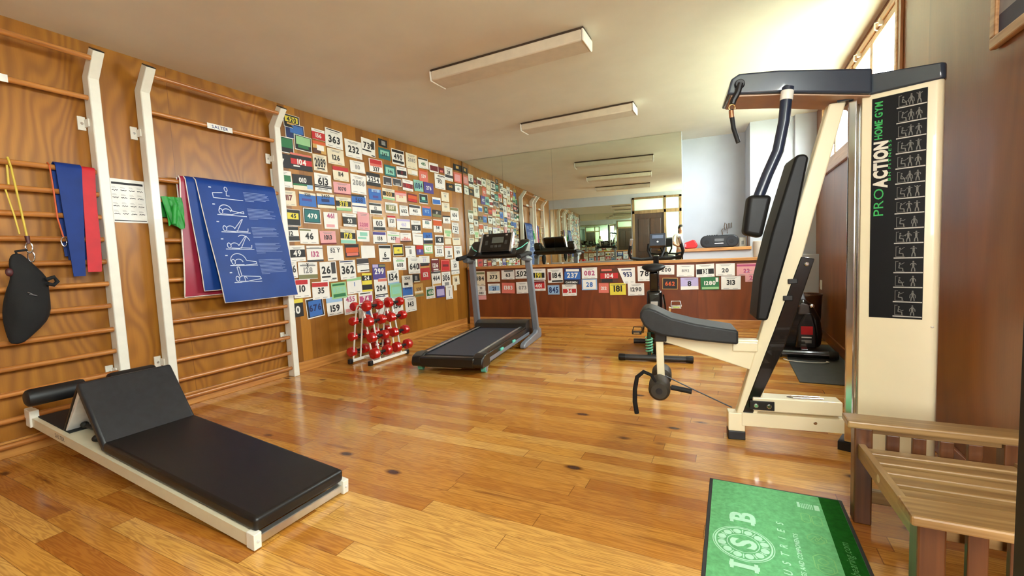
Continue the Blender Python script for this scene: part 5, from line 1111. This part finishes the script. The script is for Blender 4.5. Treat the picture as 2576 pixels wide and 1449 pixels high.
# ================================================================== EXERCISE BIKE BEFORE THE MIRROR
M_GB = mat('gloss_black', (14, 13, 12), 0.2, coat=0.4); M_STEELG = mat('gunmetal_tube', (70, 72, 76), 0.35, 0.5)
r = thing('exercise_bike', 'black upright exercise bike with green spring, standing before the mirror', 'exercise bike', (-0.735, 4.92, 0), radians(6))
b = MB(); b.cyl((-0.345, -0.43, 0.036), (0.345, -0.43, 0.036), 0.030, seg=18); b.build('rear_stabilizer', M_STEELG, r)
for s in (-1, 1):
    b = MB(); b.lathe([(0, 0.033), (0.05, 0.0355), (0.065, 0.033), (0.07, 0.02)], (s * 0.29, -0.43, 0.036), (s, 0, 0), 18); part_label(b.build('end_cap', M_BLK, r), 'black rubber end cap')
b = MB(); b.cyl((-0.28, 0.42, 0.036), (0.28, 0.42, 0.036), 0.030, seg=16); b.build('front_stabilizer', M_STEELG, r)
b = MB(); b.beam((0, -0.43, 0.05), (0, 0.42, 0.07), 0.06, 0.05); b.build('frame_beam', M_GB, r, bevel=0.006, smooth=0)
b = MB(); b.prism([(-0.34, 0.27), (-0.26, 0.20), (0.36, 0.16), (0.48, 0.30), (0.44, 0.52), (0.28, 0.60), (0.12, 0.48), (-0.08, 0.50), (-0.20, 0.66), (-0.28, 0.72), (-0.335, 0.70)], -0.075, 0.075, 'x'); b.build('body_cover', M_GB, r, bevel=0.03, smooth=50, seg=3)
b = MB(); b.beam((0.0, -0.25, 0.55), (0.0, -0.33, 0.90), 0.085, 0.06, up=(0, 1, 0)); b.build('seat_post', M_GB, r, bevel=0.012, smooth=40)
b = MB(); b.prism([(-0.035, 0.60), (0.035, 0.60), (0.02, 0.40), (-0.02, 0.40)], -0.352, -0.338, 'y'); part_label(b.build('shroud_trim', M_TRIM, r, smooth=0), 'silver strip down the back')
b = MB(); vs = []                                          # saddle
sec = [(-0.46, 0.05, 0.93, 0.030), (-0.44, 0.105, 0.945, 0.045), (-0.38, 0.125, 0.955, 0.05), (-0.32, 0.105, 0.955, 0.045), (-0.25, 0.055, 0.945, 0.035), (-0.17, 0.035, 0.935, 0.028), (-0.14, 0.02, 0.93, 0.018)]
for y, w, z, t_ in sec:
    for k in range(12): a = 2 * pi * k / 12; vs.append((w * cos(a), y, z + t_ * sin(a) * (1 if sin(a) < 0 else 0.7)))
fs = [(i * 12 + k, i * 12 + (k + 1) % 12, (i + 1) * 12 + (k + 1) % 12, (i + 1) * 12 + k) for i in range(len(sec) - 1) for k in range(12)] + [tuple(range(12)), tuple(range((len(sec) - 1) * 12, len(sec) * 12))]
b.add(vs, fs); b.build('saddle', M_PAD, r, smooth=70, sub=1)
b = MB(); b.beam((0.0, 0.30, 0.55), (0.0, 0.26, 1.06), 0.06, 0.06, up=(0, 1, 0)); b.build('handlebar_post', M_GB, r, bevel=0.01, smooth=40)
b = MB()
for s in (-1, 1): b.tube([(0, 0.26, 1.03), (s * 0.16, 0.25, 1.02), (s * 0.27, 0.20, 1.04), (s * 0.285, 0.14, 1.10), (s * 0.25, 0.08, 1.24)], 0.017, 10); 
for s in (-1, 1): b.tube([(s * 0.05, 0.26, 1.03), (s * 0.09, 0.30, 1.12), (s * 0.085, 0.36, 1.19)], 0.013, 8)
b.build('handlebar', M_BLKR, r, smooth=60)
for s in (-1, 1):
    b = MB(); b.cyl((s * 0.262, 0.105, 1.185), (s * 0.247, 0.075, 1.25), 0.0185, seg=12); part_label(b.build('grip_sensor', M_TRIM, r), 'silver end of the handlebar')
b = MB(); b.T = Matrix.Translation((0.02, 0.27, 1.17)) @ Matrix.Rotation(radians(-18), 4, 'X'); b.box(-0.085, 0.085, -0.03, 0.05, -0.01, 0.135); b.m = 1; b.box(-0.06, 0.06, -0.032, -0.03, 0.075, 0.115); b.m = 2; b.cyl((0, -0.034, 0.035), (0, -0.03, 0.035), 0.011, seg=12)
b.build('console', [mat('console_grey', (52, 58, 68), 0.4), mat('lcd_blue', (104, 116, 138), 0.25), mat('button_white', (224, 226, 226), 0.4)], r, bevel=0.008)
b = MB(); b.cyl((-0.115, -0.02, 0.36), (0.115, -0.02, 0.36), 0.018); b.build('crank_axle', M_CHROME, r)
for s, a in ((1, radians(100)), (-1, radians(-80))):
    p = Vector((s * 0.125, -0.02, 0.36)); q = p + Vector((s * 0.02, 0.15 * cos(a), 0.15 * sin(a)))
    b = MB(); b.beam(p, q, 0.022, 0.026, up=(1, 0, 0)); b.build('crank', M_CHROME, r, bevel=0.003, smooth=0)
    b = MB(); b.box(q.x + s * 0.012, q.x + s * 0.112, q.y - 0.045, q.y + 0.045, q.z - 0.014, q.z + 0.014); b.m = 1; b.box(q.x + s * 0.03, q.x + s * 0.095, q.y - 0.047, q.y - 0.044, q.z - 0.008, q.z + 0.008)
    b.m = 0; b.tube([(q.x + s * 0.01, q.y + 0.03, q.z), (q.x + s * 0.015, q.y + 0.05, q.z + 0.055), (q.x + s * 0.10, q.y + 0.05, q.z + 0.055), (q.x + s * 0.115, q.y + 0.02, q.z)], 0.006, 8)
    b.build('pedal', [mat('pedal_alloy', (188, 188, 186), 0.25, 0.9), mat('reflector_lime', (200, 224, 120), 0.3)] if s > 0 else [M_BLK, M_CHROME], r, bevel=0.004)
b = MB(); hs = [(-0.055 + 0.030 * cos(a), -0.40 + 0.030 * sin(a), 0.085 + 0.155 * a / (2 * pi * 5.5)) for a in [2 * pi * 5.5 * k / 90 for k in range(91)]]
b.tube(hs, 0.0085, 8); part_label(b.build('spring', mat('mint_spring', (120, 206, 170), 0.35), r), 'mint green coil spring')
b = MB(); b.cyl((-0.055, -0.40, 0.05), (-0.055, -0.40, 0.29), 0.018); b.build('damper', mat('dark_green_damper', (18, 62, 44), 0.4), r)
b = MB(); b.cyl((0.03, -0.41, 0.05), (0.03, -0.40, 0.32), 0.017); b.build('strut', M_CHROME, r)
b = MB(); b.tube([(0.085, -0.25, 0.66), (0.10, -0.20, 0.55), (0.105, -0.16, 0.42), (0.08, -0.10, 0.30)], 0.008, 8); b.build('sensor_cable', M_BLK, r)
# ================================================================== BLACK TRAINER BY THE BIN
r = thing('floor_mat', 'dark grey rubber mat on the floor behind the gym tower', 'mat', (0.722, 4.92, 0))
b = MB(); b.box(-0.232, 0.228, -0.80, 0.80, 0, 0.008); b.build('mat', mat('charcoal_rubber', (58, 60, 56), 0.75, bump=0.15, bscale=220), r, bevel=0.002, smooth=0)
r = thing('elliptical_trainer', 'black elliptical trainer with red sticker on dark rubber mat', 'exercise machine', (0.63, 5.36, 0.008))
b = MB(); b.cyl((-0.245, -0.40, 0.046), (0.245, -0.40, 0.046), 0.036, seg=18); b.build('rear_stabilizer', M_GB, r)
for s in (-1, 1):
    b = MB(); b.lathe([(0, 0.040), (0.055, 0.043), (0.075, 0.036)], (s * 0.19, -0.40, 0.046), (s, 0, 0), 18); b.build('end_cap', M_BLKR, r)
b = MB(); b.beam((0.0, -0.40, 0.07), (0.0, -0.1, 0.12), 0.06, 0.05); b.build('frame_beam', M_GB, r, bevel=0.005, smooth=0)
def egg(s): return [(-0.19 * s, 0.06), (0.17 * s, 0.06), (0.185 * s, 0.20), (0.165 * s, 0.36), (0.10 * s, 0.50), (0.02, 0.565), (-0.07 * s, 0.50), (-0.15 * s, 0.36), (-0.20 * s, 0.20)]
b = MB(); b.prism(egg(1.0), -0.16, 0.30, 'y'); b.build('body_cover', M_GB, r, bevel=0.045, smooth=60, seg=4)
b = MB(); b.prism([(-0.05, 0.06), (0.13, 0.06), (0.125, 0.26), (0.09, 0.42), (0.03, 0.42), (-0.03, 0.28)], -0.185, -0.155, 'y'); b.build('rear_cover', M_TBLK, r, bevel=0.015, smooth=40)
b = MB(); b.box(-0.005, 0.095, -0.188, -0.186, 0.20, 0.285); part_label(b.build('sticker', mat('sticker_red', (198, 30, 36), 0.4), r, smooth=0), 'small red sticker')
b = MB(); b.box(0.0, 0.085, -0.188, -0.186, 0.165, 0.178); b.m = 1; b.box(0.0, 0.085, -0.188, -0.186, 0.115, 0.145); part_label(b.build('sticker', [mat('sticker_white', (220, 220, 220), 0.4), mat('sticker_grey', (130, 130, 130), 0.4)], r, smooth=0), 'white and grey stripes below the red sticker')
b = MB(); b.prism([(-0.03, 0.40), (0.075, 0.40), (0.06, 0.50), (0.0, 0.52)], -0.182, -0.12, 'y'); b.build('shoulder_cover', mat('grey_cover', (88, 84, 84), 0.4), r, bevel=0.012, smooth=40)
b = MB(); b.beam((0.035, -0.06, 0.50), (-0.07, 0.0, 0.90), 0.05, 0.055, up=(0, 1, 0)); b.build('mast', mat('treadmill_silver'), r, bevel=0.01, smooth=40)
b = MB(); b.tube([(-0.02, -0.08, 0.48), (-0.06, -0.07, 0.62), (-0.10, -0.05, 0.80)], 0.016, 10); b.build('link_arm', M_CHROME, r)
b = MB(); b.tube([(-0.07, 0.0, 0.89), (-0.16, -0.02, 0.95), (-0.17, -0.08, 0.99)], 0.016, 10); b.tube([(-0.07, 0.0, 0.89), (0.0, 0.02, 0.95), (-0.02, -0.05, 0.99)], 0.016, 10); b.build('handlebar', M_BLKR, r)
for s in (-1, 1):
    b = MB(); b.ell((0.03 + s * 0.06, -0.165, 0.485), (0.022, 0.022, 0.022), 12, 8); b.build('pivot_cap', M_CHROME, r)
r = thing('cable_loop', 'thin pale wire loop lying on the dark rubber mat', 'cable', (0.64, 4.80, 0.0105))
b = MB(); b.tube([(-0.19, 0.09, 0.003), (-0.16, 0.035, 0.003), (-0.08, 0.0, 0.003), (0.03, -0.008, 0.003), (0.12, 0.01, 0.003), (0.165, 0.05, 0.003), (0.15, 0.075, 0.003)], 0.005, 8); b.build('wire', mat('pale_wire', (206, 206, 196), 0.4), r)
r = thing('waste_bin', 'round brown waste bin in the corner behind the trainer', 'bin', (0.785, 6.10, 0))
b = MB(); b.lathe([(0, 0.125), (0.01, 0.135), (0.50, 0.158), (0.515, 0.163), (0.53, 0.158), (0.53, 0.148), (0.05, 0.125), (0.045, 0.02)], (0, 0, 0), (0, 0, 1), 32); b.build('body', mat('bronze_bin', (92, 62, 42), 0.3, 0.3), r, smooth=50)
b = MB(); b.tube([(0.1585 * cos(a), 0.1585 * sin(a), 0.528) for a in [2 * pi * k / 36 for k in range(36)]], 0.007, 8, True); b.build('rim', mat('bronze_rim', (126, 98, 76), 0.3, 0.4), r)
# ================================================================== ALCOVE SHELF
SHZ = 1.1185
r = thing('radio', 'black portable stereo with rounded ends on the alcove shelf', 'radio', (-0.152, 6.93, SHZ), radians(3))
b = MB(); hw, hh, rr = 0.245, 0.172, 0.078
prof = [(hw - rr + rr * cos(a), hh - rr + 0.0 + rr * sin(a)) for a in [pi / 2 * k / 8 for k in range(9)][::-1]] ; prof = []
for cx, cz, a0 in ((hw - rr, hh - rr, 0), (-hw + rr, hh - rr, pi / 2), (-hw + rr, rr, pi), (hw - rr, rr, 1.5 * pi)):
    prof += [(cx + rr * cos(a0 + pi / 2 * k / 8), cz + rr * sin(a0 + pi / 2 * k / 8)) for k in range(9)]
b.prism(prof, -0.09, 0.09, 'y'); M_RAD = mat('radio_black', (30, 33, 40), 0.4); b.build('case', M_RAD, r, bevel=0.014, smooth=45, seg=3)
for s in (-1, 1):
    b = MB(); b.cyl((s * 0.158, -0.096, 0.082), (s * 0.158, -0.088, 0.082), 0.066, seg=28); b.m = 1; b.cyl((s * 0.158, -0.099, 0.082), (s * 0.158, -0.095, 0.082), 0.028, seg=20); b.build('speaker', [mat('speaker_mesh', (44, 46, 52), 0.7, bump=0.4, bscale=500), mat('speaker_cone', (24, 25, 28), 0.5)], r, bevel=0.002)
b = MB(); b.box(-0.075, 0.075, -0.097, -0.088, 0.045, 0.14); b.m = 1; b.box(-0.06, 0.055, -0.0985, -0.097, 0.052, 0.063); b.m = 2; b.box(-0.06, 0.06, -0.0985, -0.097, 0.085, 0.125); b.build('cassette_door', [M_RAD, M_TRIM, mat('smoked_window', (66, 72, 76), 0.2)], r, bevel=0.002, smooth=0)
b = MB()
for k in range(5): b.box(-0.16 + k * 0.03, -0.138 + k * 0.03, -0.05, -0.02, 0.171, 0.180)
b.build('button_row', M_BLK, r, bevel=0.002, smooth=0)
r = thing('pouch', 'red wedge shaped pouch on the alcove shelf beside the mirror', 'pouch', (-0.512, 6.80, SHZ))
b = MB(); b.prism([(-0.088, 0.0), (0.062, 0.0), (0.088, 0.045), (0.050, 0.118), (0.025, 0.124), (-0.086, 0.085)], -0.045, 0.045, 'y'); b.build('body', mat('red_nylon', (214, 44, 50), 0.5, var=0.06), r, bevel=0.012, smooth=40)
b = MB(); b.prism([(-0.080, 0.03), (-0.062, 0.03), (-0.062, 0.075), (-0.080, 0.07)], -0.048, -0.044, 'y'); part_label(b.build('tag', mat('pink_label', (236, 150, 156), 0.5), r, smooth=0), 'pale pink label'); b = MB(); b.box(-0.087, 0.070, -0.0475, -0.044, 0.008, 0.013); b.build('zip', mat('dark_red_zip', (130, 24, 30), 0.5), r, smooth=0)
r = thing('wire_ornament', 'small bronze wire ornament standing behind the stereo on the shelf', 'ornament', (-0.055, 7.12, SHZ))
b = MB(); b.tube([(-0.055, 0, 0.0), (-0.055, 0, 0.21), (-0.065, 0, 0.25), (-0.045, 0, 0.27), (-0.02, 0, 0.25), (-0.03, 0, 0.30), (-0.02, 0, 0.355), (0.0, 0, 0.33), (0.0, 0, 0.27), (0.02, 0, 0.27), (0.025, 0, 0.34), (0.045, 0, 0.34), (0.045, 0, 0.27), (0.065, 0, 0.28), (0.065, 0, 0.35)], 0.006, 8); b.ell((0.01, 0, 0.205), (0.008, 0.006, 0.008), 10, 8); b.tube([(0.01, 0, 0.205), (0.01, 0, 0.27)], 0.003, 6); b.build('wire', mat('bronze_wire', (112, 92, 76), 0.4, 0.4), r)
b = MB(); b.cbox((-0.03, 0, 0.006), (0.10, 0.05, 0.012)); b.build('stand', mat('bronze_wire'), r, bevel=0.003, smooth=0)
r = thing('photo_frame', 'small pale photo frame at the window end of the alcove shelf', 'photo frame', (0.155, 6.98, SHZ))
b = MB(); b.T = Matrix.Rotation(radians(-10), 4, 'X'); b.box(-0.045, 0.035, -0.006, 0.006, 0, 0.13); b.m = 1; b.box(-0.035, 0.025, -0.0075, -0.006, 0.012, 0.118); b.m = 2; b.box(-0.022, 0.010, -0.009, -0.0075, 0.025, 0.08); b.build('frame', [mat('pale_frame', (206, 200, 190), 0.5), mat('paper_white'), mat('ink_grey')], r, bevel=0.002, smooth=0)
b = MB(); b.cbox((0.058, 0.01, 0.075), (0.020, 0.03, 0.15)); part_label(b.build('wood_post', wood('shelf_post', (130, 88, 56), (92, 58, 34), 'Z'), r, bevel=0.003, smooth=0), 'brown wooden side post')
m = MB(); c = fw(0.365, 0.0, 0.968); m.cyl(c, c + Vector((0, 0, 0.215)), 0.092, 0.098, 28); struct(m.build('trim_6', mat('cream_plaster', (222, 214, 204), 0.8, var=0.02), bevel=0.004, smooth=40))
# ================================================================== PERSON TAKING THE PICTURE (seen only in the mirror)
def skin_obj(name, joints, edges, m, parent, sub=2, root=0):
    me = bpy.data.meshes.new(name); me.from_pydata([j[0] for j in joints], edges, []); o = bpy.data.objects.new(name, me); COL.objects.link(o); o.parent = parent
    me.materials.append(m); sk = o.modifiers.new('skin', 'SKIN'); sk.use_smooth_shade = True
    for i, j in enumerate(joints): me.skin_vertices[0].data[i].radius = j[1] if isinstance(j[1], tuple) else (j[1], j[1])
    me.skin_vertices[0].data[root].use_root = True
    o.modifiers.new('sub', 'SUBSURF').levels = sub; o.modifiers['sub'].render_levels = sub
    return o
M_SKIN = mat('skin', (206, 156, 128), 0.5, var=0.03); M_SHIRT = mat('white_shirt', (228, 226, 218), 0.8, var=0.04); M_TROU = mat('dark_trousers', (38, 40, 48), 0.8, var=0.06); M_HAIR = mat('dark_hair', (28, 20, 16), 0.5, var=0.2, vscale=60)
r = thing('person', 'person with dark hair in white top and dark trousers holding up a phone', 'person', (-0.07, -0.44, 0))
J = [((0, 0, 0.93), (0.15, 0.10)), ((0, 0.0, 1.10), (0.125, 0.095)), ((0, -0.01, 1.30), (0.15, 0.105)), ((0, -0.01, 1.42), (0.08, 0.07)), ((0, 0.0, 1.48), (0.048, 0.05)), ((0, 0.015, 1.555), (0.068, 0.085)), ((0, 0.005, 1.63), (0.072, 0.09)), ((0, 0.0, 1.685), (0.045, 0.055))]
E_ = [(0, 1), (1, 2), (2, 3), (3, 4), (4, 5), (5, 6), (6, 7)]
for s in (-1, 1):
    n = len(J); J += [((s * 0.175, -0.01, 1.395), 0.055), ((s * 0.215, 0.03, 1.16), 0.042), ((s * 0.115, 0.23, 1.10), 0.030), ((s * 0.075, 0.285, 1.105), (0.020, 0.030))]; E_ += [(3, n), (n, n + 1), (n + 1, n + 2), (n + 2, n + 3)]
    n = len(J); J += [((s * 0.09, 0.0, 0.84), 0.088), ((s * 0.10, 0.01, 0.48), 0.058), ((s * 0.10, -0.01, 0.09), 0.040), ((s * 0.11, 0.10, 0.04), (0.040, 0.032)), ((s * 0.115, 0.16, 0.032), (0.035, 0.025))]; E_ += [(0, n), (n, n + 1), (n + 1, n + 2), (n + 2, n + 3), (n + 3, n + 4)]
skin_obj('body', J, E_, M_SKIN, r)
Jt = [((0, 0, 0.90), (0.165, 0.115)), ((0, 0.0, 1.10), (0.145, 0.112)), ((0, -0.01, 1.30), (0.168, 0.122)), ((0, -0.01, 1.41), (0.095, 0.085))]; Et = [(0, 1), (1, 2), (2, 3)]
for s in (-1, 1):
    n = len(Jt); Jt += [((s * 0.18, -0.01, 1.395), 0.070), ((s * 0.21, 0.025, 1.20), 0.062)]; Et += [(3, n), (n, n + 1)]
skin_obj('shirt', Jt, Et, M_SHIRT, r)
Jl = [((0, 0, 0.94), (0.152, 0.108))]; El = []
for s in (-1, 1):
    n = len(Jl); Jl += [((s * 0.09, 0.0, 0.83), 0.100), ((s * 0.10, 0.01, 0.48), 0.075), ((s * 0.10, -0.01, 0.10), 0.060)]; El += [(0, n), (n, n + 1), (n + 1, n + 2)]
skin_obj('trousers', Jl, El, M_TROU, r)
b = MB(); b.ell((0, -0.022, 1.635), (0.088, 0.098, 0.095), 20, 14); b.ell((0, -0.065, 1.52), (0.085, 0.05, 0.13), 16, 12); b.build('hair', M_HAIR, r, smooth=80)
b = MB()
for s in (-1, 1): b.ell((s * 0.03, 0.092, 1.605), (0.011, 0.006, 0.007), 10, 8)
b.build('eyes', mat('eye_dark', (30, 24, 22), 0.3), r)
b = MB(); b.prism([(0.085, 1.555), (0.118, 1.562), (0.09, 1.605)], -0.012, 0.012, 'x'); b.build('nose', M_SKIN, r, bevel=0.004, smooth=60)
b = MB(); b.ell((0, 0.092, 1.533), (0.022, 0.006, 0.006), 12, 8); b.build('mouth', mat('lips', (170, 92, 86), 0.5), r)
for s in (-1, 1):
    b = MB(); b.ell((s * 0.078, 0.0, 1.59), (0.010, 0.02, 0.03), 10, 8); b.build('ear', M_SKIN, r)
    b = MB(); b.ell((s * 0.072, 0.315, 1.108), (0.016, 0.035, 0.038), 12, 10)
    for k in range(4): zz = 1.14 - k * 0.021; b.tube([(s * 0.070, 0.335, zz), (s * 0.066, 0.372 - 0.004 * k, zz), (s * 0.045, 0.388 - 0.004 * k, zz + 0.002), (s * 0.026, 0.384 - 0.005 * k, zz + 0.002)], [0.0095, 0.009, 0.008, 0.007], 8)
    b.tube([(s * 0.068, 0.315, 1.085), (s * 0.05, 0.335, 1.072), (s * 0.036, 0.345, 1.085), (s * 0.03, 0.348, 1.10)], [0.012, 0.011, 0.009, 0.008], 8); b.build('hand', M_SKIN, r, smooth=80)
r = thing('phone', 'dark phone held up in both hands before the white top', 'phone', (-0.07, -0.072, 1.075))
b = MB(); b.box(-0.075, 0.075, -0.0045, 0.0045, 0.0, 0.076); b.build('case', M_BLK, r, bevel=0.003, smooth=0)
b = MB(); b.box(-0.070, 0.070, -0.0052, -0.0044, 0.004, 0.072); b.build('screen', mat('phone_screen', (40, 44, 50), 0.15), r, smooth=0)
# ================================================================== LIGHT
W = bpy.data.worlds.new('sky'); SC.world = W; W.use_nodes = True; nt = W.node_tree; bg = nt.nodes['Background']
bg.inputs['Color'].default_value = (0.97, 1.0, 1.0, 1); bg.inputs['Strength'].default_value = SKY
def lamp(name, typ, loc, rot, energy, color=(1, 1, 1), **kw):
    l = bpy.data.lights.new(name, typ); l.energy = energy; l.color = color
    for k, v in kw.items(): setattr(l, k, v)
    o = bpy.data.objects.new(name, l); COL.objects.link(o); o.location = loc; o.rotation_euler = rot; return o
lamp('sun', 'SUN', (0, 0, 10), (radians(-12), radians(-33), 0), SUN, (1.0, 0.95, 0.86), angle=radians(1))
p = lamp('window_daylight', 'AREA', (XR + 0.03, (WY0 + WY1) / 2, (WZ0 + WZ1) / 2), (0, radians(90), 0), 1.0, shape='RECTANGLE', size=0.76, size_y=2.56); p.data.cycles.is_portal = True
p = lamp('door_side_daylight', 'AREA', (XR + 0.03, (FY0 + FY1) / 2, (FZ0 + FZ1) / 2), (0, radians(90), 0), 1.0, shape='RECTANGLE', size=1.43, size_y=1.40); p.data.cycles.is_portal = True  # portal for the added window behind the camera
lamp('corridor_window_daylight', 'AREA', (0.10, -2.6, 1.85), (radians(80), 0, 0), CORR, (1.0, 0.97, 0.92), shape='RECTANGLE', size=1.7, size_y=1.4)  # added fill lamp in the unseen corridor, no window modelled there
# ================================================================== CAMERA
FPX = 1095.8; yaw, pitch, roll = 0.4675, 0.0726, -0.0435
F = Vector((-sin(yaw) * cos(pitch), cos(yaw) * cos(pitch), -sin(pitch))); R0 = Vector((cos(yaw), sin(yaw), 0)); U0 = R0.cross(F)
R_ = R0 * cos(roll) + U0 * sin(roll); U_ = -R0 * sin(roll) + U0 * cos(roll)
cd = bpy.data.cameras.new('camera'); cam = bpy.data.objects.new('camera', cd); COL.objects.link(cam)
cam.matrix_world = Matrix(((R_.x, U_.x, -F.x, 0), (R_.y, U_.y, -F.y, 0), (R_.z, U_.z, -F.z, 1.12), (0, 0, 0, 1)))
cd.sensor_fit = 'HORIZONTAL'; cd.sensor_width = 36.0; cd.lens = 36.0 * FPX / 2576; cd.clip_start = 0.02; cd.clip_end = 100
SC.camera = cam
SC.view_settings.view_transform = 'Standard'; SC.view_settings.look = 'None'; SC.view_settings.gamma = 1.0; SC.view_settings.use_curve_mapping = False
SC.view_settings.exposure = EXPO
SC.cycles.max_bounces = 14; SC.cycles.diffuse_bounces = 8; SC.cycles.glossy_bounces = 10; SC.cycles.transparent_max_bounces = 12
SC.cycles.caustics_reflective = True; SC.cycles.caustics_refractive = False; SC.cycles.sample_clamp_indirect = 8.0
SC.cycles.use_denoising = True
